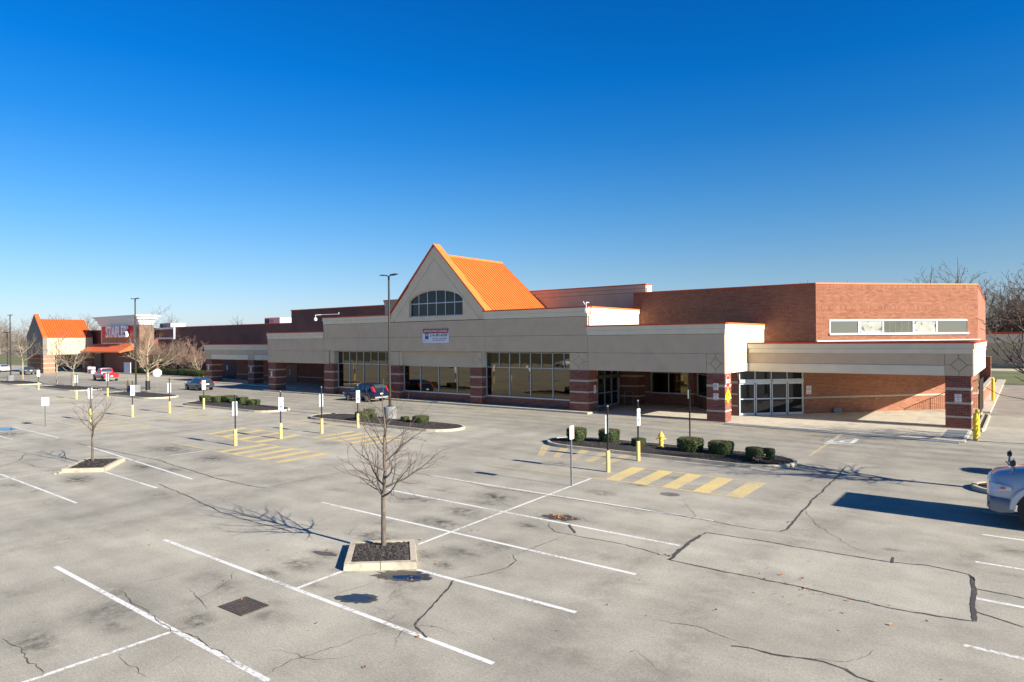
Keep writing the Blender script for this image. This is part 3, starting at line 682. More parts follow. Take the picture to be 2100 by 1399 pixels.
def seg_mesh(name, segs, mats, sides=(7,5,4,3,3,3)):
    V = []; F = []; M_ = []
    for p0, p1, r0, r1, lv in segs:
        n = sides[min(lv,5)]; d = (p1-p0)
        if d.length < 1e-5: continue
        d.normalize(); a = d.cross(Vector((0,0,1)) if abs(d.z) < .9 else Vector((1,0,0))).normalized(); b = d.cross(a); k = len(V)
        for p, r in ((p0,r0),(p1,r1)):
            for i in range(n): t = 6.2832*i/n; V.append(tuple(p+a*(r*math.cos(t))+b*(r*math.sin(t))))
        for i in range(n): F.append((k+i,k+(i+1)%n,k+n+(i+1)%n,k+n+i)); M_.append(0 if lv < 3 else len(mats)-1)
    me = bpy.data.meshes.new(name); me.from_pydata(V, [], F)
    for m in mats: me.materials.append(m)
    me.polygons.foreach_set('material_index', M_); me.polygons.foreach_set('use_smooth', [True]*len(F)); me.update(); return me
def bare_tree(loc, label, seed, h, trunk_h, r0, spread, mats=(BARK,TWIG), group=None, cat='tree', name='bare_tree', **kw):
    r = random.Random(seed); segs = hero_segments(r, h, trunk_h, r0, spread, **kw) if 'sweep' in kw else tree_segments(r, h, trunk_h, r0, spread, **kw)
    T = thing(name, label, cat, loc, 0, group)
    link('trunk', seg_mesh('trunk', [s for s in segs if s[4] == 0], mats[:1]), T)
    link('crown', seg_mesh('crown', [s for s in segs if s[4] > 0], list(mats)), T); return T
x, y = G(787,1118,.19)
bare_tree((x,y,.17), 'bare young tree with wide reddish twigs in the square concrete bed, nearest the camera', 11, 4.45, 1.40, .072, 1.95, nlimb=18, minr=.0050, sweep=.33, twig=1.05)
x, y = G(190,945,.2)
bare_tree((x,y,.17), 'bare sapling with upswept thin twigs in the broken corner bed', 23, 3.45, 1.35, .055, 1.5, mats=(BARK,PTWIG), nlimb=12, minr=.0065, sweep=1.0, twig=.8)
x, y = G(303,800,.2)
bare_tree((x,y,.15), 'large pale barked tree with dry orange tips and a black wrapped trunk', 31, 7.3, 2.0, .20, 3.9, mats=(PBARK,PTWIG), levels=4, nlimb=10, up=.6, density=1.1, minr=.010)
wr = MB(); wr.lathe([(.24,.2),(.24,1.25),(.2,1.25)], x, y, 10); tag(wr.build('trunk_guard', BLACK), 'black plastic guard wrapped around the pale tree trunk', 'tree guard')
for (u, v, s, h, th, sp, lab) in [(117,788,41,6.6,2.4,3.0,'slender pale tree in the bed left of the red pickup'),(150,792,42,6.3,1.6,2.8,'forked pale tree directly left of the red pickup'),
        (47,777,43,7.8,2.8,3.4,'pale tree with brown tips behind the left lamp post'),(6,752,44,7.6,2.5,3.3,'pale tree cut by the left edge of the photo')]:
    x, y = G(u, v, .15); 
    if u == 6: x, y = -172, 45.5
    bare_tree((x,y,.1), lab, s, h, th, .12, sp, mats=(PBARK,PTWIG), levels=4, nlimb=7, up=.6, density=.95, minr=.011, group='pale barked trees of the lot')
for i, (u, Y) in enumerate([(318,56),(334,56.2),(357,56),(378,56.2),(396,56),(408,55.2)]):
    X, _ = onY(u, 745, Y)
    bare_tree((X,Y,.1), ['pinkish multi stem shrub tree nearest the sign tower','second pinkish shrub tree along the brick wall','third pinkish shrub tree along the brick wall','fourth pinkish shrub tree along the brick wall','fifth pinkish shrub tree, before the low canopy','last pinkish shrub tree touching the low canopy'][i], 60+i, 4.6, .5, .10, 2.5,
              mats=(PBARK, mat('pink_twig',(.30,.185,.155),.85,.3,6)), levels=4, nlimb=7, up=1.1, density=1.15, fork=3, minr=.013, group='multi stem shrub trees along the wall')
# trees standing just outside the frame on the right: their boughs and shadows reach in
bare_tree((1.4,30.0,.15), 'bare tree right of the silver truck, its long shadow crossing the lot', 71, 7.6, 2.6, .17, 3.9, nlimb=26, minr=.015, sweep=.3, twig=.6)
bare_tree((3.4,43.5,.1), 'bare tree at the right edge with twigs reaching over the side road', 72, 8.0, 1.8, .15, 4.6, levels=5, nlimb=10, up=.55, density=.85, minr=.008)
sh = link('boxwood_bush', BM[2]); sh.location = (1.3,33.9,0); sh.scale = (1.5,1.5,1.9); tag(sh, 'unseen round shrub added to throw a shadow behind the truck', 'bush')  # unseen shrub beyond the right edge, added for the oval shadow it throws

# far trees: three shapes copied
FAR = []
for i in range(4):
    r = random.Random(90+i); segs = [(Vector(a)*2.6,Vector(b)*2.6,c_*2.6,d_*2.6,l_) for a,b,c_,d_,l_ in hero_segments(r, 5, 1.2, .085, 2.1, nlimb=26, minr=.0085, sweep=.55, twig=1.0)]
    FAR.append((seg_mesh('trunk', [s for s in segs if s[4] == 0], [WTWIG]), seg_mesh('crown', [s for s in segs if s[4] > 0], [WTWIG,WTWIG], (5,4,3,3,3,3))))
for a_, b_ in FAR:
    zz = max(v.co.z for v in b_.vertices); k_ = 13/zz
    for me_ in (a_, b_): me_.transform(Matrix.Scale(k_, 4))
def far_tree(x, y, s, label, k, group=None):
    T = thing('bare_tree', label, 'tree', (x,y,0), rng.uniform(0,6.28), group); T.scale = (s*rng.uniform(.9,1.15),s,s)
    link('trunk', FAR[k][0], T); link('crown', FAR[k][1], T); return T
for (u, topv, Y, lab, k) in [(1905,545,150,'bare tree rising above the brick upper storey, left of the pair',0),(1972,527,140,'tallest bare tree above the right corner of the brick storey',1),(1955,560,155,'bare tree behind the tallest one at the brick corner',2),
        (487,645,200,'lone bare tree above the long brick parapet, left of the white rooftop unit',3),(605,641,190,'lone bare tree above the long brick parapet, right of the white rooftop unit',0),(630,650,200,'small bare treetop beside the stepped brick parapet',2),
        (118,641,240,'bare treetop above the orange roofed pavilion',1),(1660,573,170,'faint treetop above the brick storey, near its corner',2),(1740,574,170,'faint treetop over the sunlit brick storey',3)]:
    X, Z = onY(u, topv, Y); far_tree(X, Y, Z/13, lab, k)
def woods(name, label, pts, smin, smax, m, seed):
    r = random.Random(seed); V = []; F = []; nv = 0; VS = []; FS = []
    proto = []
    for k in range(4):
        a = FAR[k][1]; b = FAR[k][0]; vv_, ff_ = [], []
        for me_ in (a, b):
            co = np.empty(len(me_.vertices)*3); me_.vertices.foreach_get('co', co); co = co.reshape(-1,3)
            li = np.empty(len(me_.loops), int); me_.loops.foreach_get('vertex_index', li); base = sum(len(q) for q in vv_)
            vv_.append(co); ff_.append(li.reshape(-1,4)+base)
        proto.append((np.concatenate(vv_), np.concatenate(ff_)))
    for (x, y) in pts:
        co, f = proto[r.randrange(4)]; s = r.uniform(smin, smax); t = r.uniform(0,6.28); c, q = math.cos(t), math.sin(t)
        xy = np.stack([co[:,0]*c-co[:,1]*q, co[:,0]*q+co[:,1]*c, co[:,2]], 1)*np.array([s*1.1,s*1.1,s])+np.array([x,y,-.3])
        VS.append(xy); FS.append(f+nv); nv += len(co)
    VV = np.concatenate(VS); FF = np.concatenate(FS); me = bpy.data.meshes.new(name)
    me.vertices.add(len(VV)); me.vertices.foreach_set('co', VV.ravel()); me.loops.add(FF.size); me.loops.foreach_set('vertex_index', FF.ravel().astype(np.int32))
    me.polygons.add(len(FF)); me.polygons.foreach_set('loop_start', np.arange(0,FF.size,4)); me.polygons.foreach_set('loop_total', np.full(len(FF),4)); me.update()
    me.materials.append(m); return link(name, me, kind='stuff', label=label)
r_ = random.Random(3)
woods('winter_woods', 'dense bare winter woods behind the low wing at right', [(r_.uniform(-13,30), r_.uniform(152,200)) for _ in range(56)], .9, 1.5, WTWIG, 5)
woods('distant_woods', 'hazy bare trees at the left horizon', [(r_.uniform(-520,-270), r_.uniform(80,190)) for _ in range(40)], .9, 1.6, mat('distant_twig',(.20,.165,.135),.9,.3,.2), 6)
woods('woods_behind', 'treeline behind the camera, mirrored in the shop windows', [(r_.uniform(-260,60), r_.uniform(-190,-150)) for _ in range(26)], .7, 1.2, WTWIG, 7)
# low dark understorey under the woods
def berm(name, label, x0, x1, y0, y1, h, m, seed, nx_=60, ny_=5):
    r = random.Random(seed); mb = MB(); V = []; 
    for i in range(nx_):
        for j in range(ny_):
            t = j/(ny_-1); z = h*math.sin(t*math.pi)*r.uniform(.6,1.15); V.append((x0+(x1-x0)*i/(nx_-1), y0+(y1-y0)*t, z if 0 < j < ny_-1 else -.1))
    F = [(i*ny_+j,(i+1)*ny_+j,(i+1)*ny_+j+1,i*ny_+j+1) for i in range(nx_-1) for j in range(ny_-1)]
    mb.add(V, F); return mb.build(name, m, None, kind='stuff', label=label)
berm('undergrowth', 'brown undergrowth at the foot of the winter woods', -25, 60, 185, 215, 9, mat('brush_brown',(.065,.052,.036),.95,.5,.4,1,3), 8)
berm('undergrowth', 'low grey brown brush along the left horizon', -900, -240, 110, 330, 7, mat('brush_grey',(.15,.125,.10),.95,.4,.15,1,2), 9, 120)
berm('undergrowth', 'brush line behind the camera', -300, 120, -205, -180, 6, MATS['brush_brown'], 10, 90)
berm('undergrowth', 'brush behind the long brick building', -240, 30, 260, 300, 5, MATS['brush_brown'], 12, 90)

# ------------------------------------------------------------------ grass and far pavements
def sheet(name, pts, z, m, label=None):
    mb = MB(); mb.add([(x,y,z) for x,y in pts], [tuple(range(len(pts)))]); return mb.build(name, m, None, kind='structure', **({'label': label} if label else {}))
sheet('grass', [(-420,44),(-172,44),(-185,62),(-205,78),(-420,120)][:0] or [(-480,72),(-206,58.5),(-196,74),(-196,92),(-480,128)], .03, GRASS, 'green verge left of the orange roofed pavilion')
sheet('grass', [(-7.0,94),(40,88),(40,128),(-7.0,128)], .03, GRASS, 'green and straw verge behind the side road')
sheet('road', [(-7.2,129),(60,129),(60,136),(-7.2,136)], .02, CONC, 'pale drive behind the verge')
sheet('road', [(-480,128),(-196,92),(-196,99),(-480,138)], .02, CONC, 'pale road beyond the left verge')
sheet('grass', [(-400,-150),(200,-150),(200,-34),(-400,-34)], .03, GRASSD, 'dry grass berm behind the camera')
sheet('grass', [(-7.0,137),(200,137),(200,400),(-7,400)], .02, GRASSD, 'forest floor')

# ------------------------------------------------------------------ sidewalk
WALK = MB()
WALK.box(-58.4,-26.0,42.75,43.2,.0,.14)                # curb in front of the shop windows
sw = WALK.build('sidewalk', CURB, None, kind='structure', label='pale curb and walk along the shop front')
for k in range(11):
    mb = MB(); mb.box(-58.4+k*2.95,-58.4+(k+1)*2.95-.015,43.2,44.2,0,.13); mb.build('paving_slab', CONC, sw)
def flag(poly, z0, z1, m=CONC): mb = MB(); mb.prism(poly, z0, z1); return mb.build('paving_slab', m, sw)
for k in range(7):
    x0 = -26.0+k*1.46; flag([(x0,43.35),(x0+1.445,43.35),(x0+1.445,47.6),(x0,47.6)], -.1, .03); flag([(x0-(.5 if k == 0 else 0),47.615),(x0+1.445,47.615),(x0+1.445,52.1),(x0-(.5 if k==0 else 0),52.1)], -.1, .05)
for k in range(9):
    x0 = -15.75+k*1.45; x1 = min(x0+1.435,-2.7)
    flag([(x0,43.1-.09*k),(x1,43.0-.09*k),(x1,47.9),(x0,47.9)], -.1, .05)
    flag([(x0,47.915),(x1,47.915),(x1,62.5),(x0,62.5)], -.1, .08)
DOME = mat('detectable_warning', (.20,.225,.24), .7, .1, 30, 1.0, 60)
for k in range(9):
    x0 = -15.7+k*1.42; mb = MB(); mb.prism([(x0,42.75-.09*k+.35),(x0+1.405,42.65-.09*k+.35),(x0+1.405,42.05-.09*k+.35),(x0,42.15-.09*k+.35)], .0, .03); mb.build('tactile_plate', DOME, sw)
mb = MB(); mb.box(-3.85,-2.85,43.0,47.2,.05,.06); mb.build('tactile_plate', DOME, sw)
mb = MB()
for i in range(22):
    for j in range(12): x = -3.80+i*.044; y = 43.05+j*.345; mb.box(x,x+.012,y,y+.30,.06,.066)
mb.build('ribs', DOME, sw, kind='stuff')
for k in range(8): flag([(-93+k*3.0,47.4),(-90.02+k*3.0,47.4),(-90.02+k*3.0,54),(-93+k*3.0,54)], -.1, .13)
for k in range(3): flag([(-69.0+k*3.5,42.9),(-65.52+k*3.5,42.9),(-65.52+k*3.5,54),(-69.0+k*3.5,54)], -.1, .12)
flag([(-165,53.1),(-93.1,52.6),(-93.1,52.95),(-165,53.45)], 0, .15, CURB); flag([(-165,53.5),(-93.1,53.0),(-93.1,58),(-165,58)], -.1, .08, mat('planter_soil',(.07,.05,.035),.95,.4,4))
flag([(-93.3,47.5),(-93.02,47.5),(-93.02,53),(-93.3,53)], 0, .15, CURB)
for k in range(12):
    y0 = 49+k*3.6; flag([(-2.55,y0),(-2.0,y0),(-2.0+0*k,y0+3.58),(-2.55,y0+3.58)] if k < 0 else [(-3.05-.012*k,y0+10),(-2.25-.01*k,y0+10),(-2.25-.01*k,y0+13.58),(-3.05-.012*k,y0+13.58)], 0, .12)
curb_bed('small curbed soil bed beside the corner bollards', [(-2.55,47.6),(-2.2,47.5),(-2.1,48.3),(-2.15,56.5),(-2.45,57.4),(-2.62,57.4)], w=.13, seg=2.4, mound=.0)
sheet('pavement', [(-2.2,57.5),(40,57.5),(40,93.5),(-2.2,93.5)], .006, mat('side_asphalt',(.27,.24,.20),.9,.2,.6,.3,30), 'worn asphalt of the side lot')

# hedge clumps below the shrub trees
for i, u in enumerate((283,300,322,345,362,382,402)):
    X, _ = onY(u, 760, 54.2); o = link('boxwood_bush', BM[i%3]); o.location = (X,54.2,.08); o.scale = (4.4,1.7,1.5 if i%2 else 1.3)
    tag(o, ['low hedge by the sign tower column','second low hedge from the sign tower','third low hedge from the sign tower','fourth low hedge along the brick wall','fifth low hedge along the brick wall','sixth low hedge along the brick wall','last low hedge before the low canopy'][i], 'hedge', 'low hedges along the brick wall')


# ================================================================== the anchor store building
B = thing('store_building', 'long closed supermarket with tan stucco front, orange gable roof and brick piers', 'building', (-40,48,0))
def bb(name, m, *box, parent=None, **k):
    mb = MB(); mb.box(*box); return mb.build(name, m, parent or B, **k)
IND = [0]                                                # individual bricks used so far
BRICKME = {}
def brick_rows(x0, x1, z0, z1, bands=(), length=.305, rowh=.1, soldier=()):
    out = []; z = z0; k = 0
    while z < z1-.03:
        zt = min(z+rowh, z1)
        if any(a < z+rowh*.5 < b for a, b in bands):
            z = max(b for a, b in bands if a < z+rowh*.5 < b); continue
        nb = [a for a, b in bands if z < a < zt]
        if nb: zt = nb[0]
        sold = any(a <= z < b for a, b in soldier)
        if sold:
            zt = [b for a, b in soldier if a <= z < b][0]; x = x0; st = .1
        else: x = x0-(length*.5 if k%2 else 0); st = length
        while x < x1-.02:
            a, b = max(x, x0), min(x+st, x1)
            if b-a > .03: out.append((a, b-.011, z+.006, zt-.006))
            x += st
        z = zt; k += 1
    return out
def brick_face(p0, p1, z0, z1, bands=(), holes=(), m=BR_D, single=False, soldier=(), parent=None, backing=True):
    """bricks laid on the vertical plane p0->p1 (plan points, outside to the right of travel)"""
    P0, P1 = Vector((*p0,0)), Vector((*p1,0)); L = (P1-P0).length; d = (P1-P0)/L; n = Vector((d.y,-d.x,0)); parent = parent or B
    bt = .012
    def T(s, o, z): q = P0+d*s+n*o; return (q.x, q.y, z)
    if backing:
        mb = MB(); mb.quad(T(0,0,z0), T(L,0,z0), T(L,0,z1), T(0,0,z1)); mb.build('mortar_bed', MORTAR, parent)
    rows = brick_rows(0, L, z0, z1, bands, soldier=soldier)
    mb = MB()
    for a, b, c, e in rows:
        if any(b > h[0] and a < h[1] and e > h[2] and c < h[3] for h in holes):
            h = [h for h in holes if b > h[0] and a < h[1] and e > h[2] and c < h[3]][0]
            if a < h[0]-.03: b = h[0]
            elif b > h[1]+.03: a = h[1]
            else: continue
        o = bt+rng.uniform(-.002,.002)
        V = [T(a,0,c),T(b,0,c),T(b,0,e),T(a,0,e),T(a,o,c),T(b,o,c),T(b,o,e),T(a,o,e)]
        F = [(4,5,6,7),(0,1,5,4),(1,2,6,5),(2,3,7,6),(3,0,4,7)]
        if single:
            key = (round(b-a,2), round(e-c,2), round(d.x,2), round(d.y,2), id(m))
            w2, h2 = (b-a)/2, (e-c)/2; ctr = P0+d*((a+b)/2)
            if key not in BRICKME:
                q = MB(); dd = d*w2
                vv_ = [(-dd.x,-dd.y,-h2),(dd.x,dd.y,-h2),(dd.x,dd.y,h2),(-dd.x,-dd.y,h2)]; nn = n*bt
                q.add(vv_+[(x+nn.x,y+nn.y,z) for x,y,z in vv_], F); BRICKME[key] = q.mesh('brick', m)
            ob = link('brick', BRICKME[key], parent); ob.location = Vector((ctr.x,ctr.y,(c+e)/2))-parent_loc(parent); IND[0] += 1
        else: mb.add(V, F)
    if mb.v: mb.build('brickwork', m, parent, kind='stuff')
    for a, b in bands:
        q = MB(); V = [T(0,0,a),T(L,0,a),T(L,0,b),T(0,0,b),T(-.0,.02,a),T(L,.02,a),T(L,.02,b),T(0,.02,b)]
        q.add(V, [(4,5,6,7),(0,1,5,4),(1,2,6,5),(2,3,7,6),(3,0,4,7)]); q.build('stone_band', STONE, parent)
BANDS = [(.69,.80),(1.52,1.63),(2.38,2.50)]
def pier(x0, x1, y0, y1, ztop=3.22, z0=0, single=False, m=BR_D, front=True, right=True, left=False, back=False):
    bb('pier_core', MORTAR, x0+.004, x1-.004, y0+.004, y1-.004, z0, ztop)
    if front: brick_face((x0,y0),(x1,y0), z0, ztop, BANDS, m=m, single=single, backing=False)
    if right: brick_face((x1,y0),(x1,y1), z0, ztop, BANDS, m=m, backing=False)
    if left: brick_face((x0,y1),(x0,y0), z0, ztop, BANDS, m=m, backing=False)
    if back: brick_face((x1,y1),(x0,y1), z0, ztop, BANDS, m=m, backing=False)
pier(-4.05,-2.76,48.0,49.25, single=True); pier(-17.15,-15.9,43.5,44.62, single=True)
pier(-28.03,-26.4,43.5,44.9); pier(-38.2,-36.9,43.5,44.15); pier(-48.7,-47.1,43.5,44.15); pier(-58.5,-57.0,43.5,44.15, left=True); pier(-68.75,-67.4,43.5,44.8)
pier(-91.8,-90.3,48.3,49.9); pier(-81.05,-79.7,48.3,49.7)

G_ = .010
def panel(name, m, x0, x1, z0, z1, y, t=.10): return bb(name, m, x0+G_, x1-G_, y, y+t, z0+G_, z1-G_)
def diamond(x0, x1, z0, z1, y, m=TAN, t=.10):            # four corner pieces round a lozenge
    cx, cz = (x0+x1)/2, (z0+z1)/2; g = .011; dx, dz = (x1-x0)*.30, (z1-z0)*.30; poly = lambda P, nm='pier_head_panel': (lambda mb: (mb.slab(P, y, y+t), mb.build(nm, m, B)))(MB())
    poly([(cx-dx+g,cz),(cx,cz-dz+g),(cx+dx-g,cz),(cx,cz+dz-g)])
    for sx in (-1,1):
        for sz in (-1,1):
            X = x1-G_ if sx > 0 else x0+G_; Z = z1-G_ if sz > 0 else z0+G_
            poly([(cx+sx*g,Z),(cx+sx*g,cz+sz*(dz+g)),(cx+sx*(dx+g),cz+sz*g),(X,cz+sz*g),(X,Z)])
def cornice(x0, x1, z0, y, m=CREAM, ends=True, cap=RED, h=(.34,.30), side=None):
    """two stepped bands and a metal coping along X"""
    bb('cornice', m, x0-.05, x1+.05, y-.06, y+.3, z0, z0+h[0]-.012); bb('cornice', m, x0-.10, x1+.10, y-.11, y+.3, z0+h[0], z0+h[0]+h[1])
    bb('coping', cap, x0-.14, x1+.14, y-.15, y+.35, z0+h[0]+h[1], z0+h[0]+h[1]+.10)
def cornice_side(y0, y1, z0, x, m=CREAM, h=(.34,.30)):
    bb('cornice', m, x-.3, x+.05, y0, y1, z0, z0+h[0]-.012); bb('cornice', m, x-.3, x+.10, y0, y1, z0+h[0], z0+h[0]+h[1])
    bb('coping', ORANGE, x-.35, x+.14, y0, y1, z0+h[0]+h[1], z0+h[0]+h[1]+.10)  # sunlight put into the colour: orange for the red coping on sunny sides
# --- cores (joint colour shows through the gaps between panels)
bb('core_wall', GROOVE, -58.5,-26.4, 43.6, 44.3, 4.58, 7.3); bb('core_wall', GROOVE, -58.5,-48.3, 43.62,52,7.3,7.9); bb('core_wall', GROOVE, -36.5,-26.4, 43.62,52,7.3,7.9)
bb('core_wall', DARK, -58.45,-28.05, 44.5, 53, .1, 7.6)
bb('core_wall', TAN, -26.4,-16.0, 43.6, 51.85, 3.24, 6.35); bb('core_wall', TAN, -68.8,-58.5, 43.6, 57, 3.24, 6.35)
for a, b in ((-28.03,-26.4),(-38.2,-36.9),(-48.7,-47.1),(-58.5,-57.7)): bb('core_wall', GROOVE, a+.02, b-.02, 43.6, 44.15, 3.22, 4.6)
bb('unseen_roof_sheet', mat('dark_roof_sheet',(.07,.07,.072),.9,.2,.6), -26.3,-16.3, 43.9, 51.8, 6.36, 6.38); bb('unseen_roof_sheet', MATS['dark_roof_sheet'], -58.4,-48.4,43.9,53.1,7.91,7.93); bb('unseen_roof_sheet', MATS['dark_roof_sheet'], -36.3,-26.6,43.9,53.1,7.91,7.93)  # unseen dark sheets, added to cut sunlight bounced onto the upper brick
# --- tall block front
for a, b in ((-58.5,-48.3),(-48.3,-36.5),(-36.5,-26.4)):
    panel('stucco_panel', TAN, a, b, 4.58, 5.90, 43.5); panel('stucco_panel', TAN, a, b, 5.90, 7.32, 43.5)
diamond(-28.03,-26.4,3.24,4.56,43.5); diamond(-38.25,-36.9,3.24,4.56,43.5); panel('stucco_panel', TAN, -48.65,-47.1,3.24,4.56,43.5); panel('stucco_panel', TAN, -58.5,-57.7,3.24,4.56,43.5)
cornice(-58.5,-48.3,7.34,43.5); cornice(-36.5,-26.4,7.34,43.5)
# lit right end of the tall block above the middle roof
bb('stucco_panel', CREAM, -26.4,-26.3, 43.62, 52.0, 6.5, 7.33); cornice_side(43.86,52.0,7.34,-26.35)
bb('stucco_panel', TAN, -58.6,-58.5, 43.5, 53, 6.5, 7.33)
# --- middle block
panel('stucco_panel', TAN, -26.4,-17.15,3.24,4.56,43.5); panel('stucco_panel', TAN, -26.4,-15.9,4.56,5.86,43.5); diamond(-17.15,-15.9,3.24,4.56,43.5); cornice(-26.35,-15.9,5.88,43.5)
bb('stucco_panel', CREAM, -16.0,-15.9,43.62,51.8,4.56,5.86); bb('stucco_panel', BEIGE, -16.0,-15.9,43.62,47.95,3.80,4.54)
mb = MB(); mb.slabx([(43.62,3.24),(44.72,3.24),(44.72,3.78),(43.62,3.78)], -16.0,-15.9); mb.build('stucco_panel', BEIGE, B)
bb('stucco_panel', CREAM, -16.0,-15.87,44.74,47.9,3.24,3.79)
cornice_side(43.86,51.8,5.88,-15.95)
# --- left block
panel('stucco_panel', TAN, -68.8,-58.52,3.24,4.56,43.5); panel('stucco_panel', TAN, -68.8,-58.52,4.56,5.86,43.5); cornice(-68.8,-58.65,5.88,43.5)
bb('stucco_panel', TAN, -68.9,-68.8,43.5,53,3.24,5.9)
# --- right low canopy
RC = [(-15.9,48.12),(-2.68,48.12),(-2.68,61.4),(-3.4,61.9),(-12.3,51.8),(-15.9,48.2)]
mb = MB(); mb.prism(RC, 3.22, 5.06); mb.build('canopy_core', GROOVE, B)
mb = MB(); mb.prism([(-15.88,48.2),(-2.75,48.2),(-2.75,61.3),(-3.3,61.7),(-12.3,51.7),(-15.88,48.3)], 3.19, 3.22); mb.build('soffit', CREAM, B)
panel('stucco_panel', CREAM, -15.95,-4.06,3.20,3.81,48.0,.12); panel('stucco_panel', TAN, -15.95,-4.06,3.81,4.52,48.02,.1); diamond(-4.06,-2.65,3.20,4.52,48.0)
cornice(-15.75,-2.68,4.52,48.0, h=(.32,.31))
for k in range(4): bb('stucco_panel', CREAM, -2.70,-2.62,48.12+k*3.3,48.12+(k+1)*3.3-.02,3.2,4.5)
bb('cornice', CREAM, -2.9,-2.58,48.35,61.4,4.52,4.83); bb('cornice', CREAM, -2.9,-2.53,48.35,61.4,4.84,5.15); bb('coping', RED, -2.95,-2.5,48.35,61.4,5.15,5.25)
# --- left low canopy
bb('canopy_core', GROOVE, -92.0,-68.95,48.4,53.0,3.24,5.0); bb('soffit', CREAM, -91.9,-69,48.5,53,3.21,3.24)
panel('stucco_panel', TAN, -92.1,-90.5,3.22,3.90,48.3); panel('stucco_panel', TAN, -81.1,-79.62,3.22,3.9,48.3); panel('stucco_panel', CREAM, -90.5,-81.1,3.22,3.90,48.34); panel('stucco_panel', CREAM, -79.62,-68.9,3.22,3.90,48.34)
panel('stucco_panel', TAN, -92.1,-68.9,3.9,4.54,48.3); cornice(-92.1,-68.9,4.54,48.3)
# --- gable
GZ = 14.12
mb = MB(); mb.slab([(-48.3,7.36),(-36.5,7.36),(-36.5,8.02),(-42.4,GZ),(-48.3,8.02)][:0] or [(-48.3,7.36),(-45.7,7.36),(-45.7,10.60),(-48.3,8.0)], 43.5, 44.2)
mb.slab([(-39.0,7.36),(-36.5,7.36),(-36.5,8.0),(-39.0,10.60)], 43.5, 44.2)
ARC = []
def arc_z(x): t = (x+42.35)/3.32; return 8.9+1.25*math.sqrt(max(0,1-t*t*.93)) - (1.25*math.sqrt(.07))*0 if abs(t) < .97 else 8.9+.33
NA = 24
for i in range(NA):
    xa = -45.7+i*6.7/NA; xb = -45.7+(i+1)*6.7/NA; za, zb = arc_z(xa), arc_z(xb)
    top = lambda x: 8.0+(GZ-8.0)*(1-abs(x+42.4)/5.9)
    mb.slab([(xa,za),(xb,zb),(xb,top(xb)),(xa,top(xa))], 43.5, 44.2)
mb.slab([(-45.7,7.36),(-39.0,7.36),(-39.0,7.76),(-45.7,7.76)], 43.5, 44.2)
mb.build('gable_wall', CREAM if False else mat('gable_stucco',(.72,.59,.42),.9,.05,1.1,.25,60), B)
for sx in (-1,1):                                       # scored line following the slope, metal coping on the rake
    mb = MB(); x0 = -42.4+sx*5.98; P = [(x0,8.02),(x0,8.14),(-42.4,GZ+.16),(-42.4,GZ+.02)]
    mb.slab(P, 43.42, 44.30); mb.build('coping', RED if sx < 0 else ORANGE, B)  # right rake painted orange, the sunlit tone of the red coping
    mb = MB(); mb.slab([(-42.4+sx*5.98,8.02),(-42.4+sx*5.98,8.15),(-42.4,GZ+.17),(-42.4,GZ+.03)], 43.395, 43.418); mb.build('coping', RED, B)
    mb = MB(); mb.slab([(-42.4+sx*5.35,7.4),(-42.4+sx*5.38,7.4),(-42.4+sx*.0,GZ-1.18),(-42.4,GZ-1.21)], 43.494, 43.499); mb.build('score_line', GROOVE, B)
    mb = MB(); mb.slab([(-42.4+sx*5.9,7.95),(-42.4+sx*5.9,7.98),(-42.4+sx*5.3,7.37),(-42.4+sx*5.33,7.37)], 43.494, 43.499); mb.build('score_line', GROOVE, B)
# arched window
W = MB(); 
for i in range(NA):
    xa = -45.7+i*6.7/NA; xb = -45.7+(i+1)*6.7/NA; za, zb = arc_z(xa), arc_z(xb); W.slab([(xa,za-.07),(xb,zb-.07),(xb,zb+.01),(xa,za+.01)], 43.70, 43.80)
W.box(-45.7,-39.0,43.66,43.8,7.72,7.84); W.box(-45.7,-45.62,43.7,43.8,7.8,9.2); W.box(-39.08,-39.0,43.7,43.8,7.8,9.2); W.box(-45.7,-39.0,43.70,43.8,8.92,9.0)
for k in range(1,6): x = -45.7+6.7*k/6; W.box(x-.035,x+.035,43.695,43.8,7.8,arc_z(x))
aw = W.build('window', FRAME, B)
for k in range(6):
    x0, x1 = -45.7+6.7*k/6+.035, -45.7+6.7*(k+1)/6-.035
    mb = MB(); mb.quad((x0,43.76,7.8),(x1,43.76,7.8),(x1,43.76,8.94),(x0,43.76,8.94)); mb.build('pane', GL_D, aw)
    mb = MB(); P = [(x0,43.76,8.98),(x1,43.76,8.98)]+[(x1+(x0-x1)*t/6,43.76,arc_z(x1+(x0-x1)*t/6)-.03) for t in range(7)]; mb.add(P, [tuple(range(len(P)))]); mb.build('pane', GL_D, aw)
# standing seam roof
rz0, rz1, ry0, ry1 = 8.05, 13.36, 44.25, 53.3
rf = bb('roof', DARK, -42.5,-42.3, ry0, ry1, 8.1, 13.2)
for sx in (-1,1):
    nP = 23; w = (ry1-ry0)/nP; sl = Vector((sx*6.0,0,rz0-rz1)).normalized(); nrm = Vector((abs(sl.z)*sx,0,abs(sl.x)))
    for k in range(nP):
        mb = MB(); y0 = ry0+k*w; y1 = y0+w; a = Vector((-42.4,0,rz1)); b = Vector((-42.4+sx*6.02,0,rz0))
        for (ya, yb, o) in ((y0,y1-.095,0.0),(y1-.09,y1,.06)):
            P = []; mb.mi = 1 if o > 0 else 0
            for pnt in (a,b):
                for yy in (ya,yb):
                    for oo in (-.04, o): q = pnt+nrm*oo; P.append((q.x, yy, q.z))
            mb.add(P, [(1,3,7,5),(0,4,6,2),(0,1,5,4),(2,6,7,3),(0,2,3,1),(4,5,7,6)])
        mb.build('roof_panel', [ORANGE,RIB], rf)
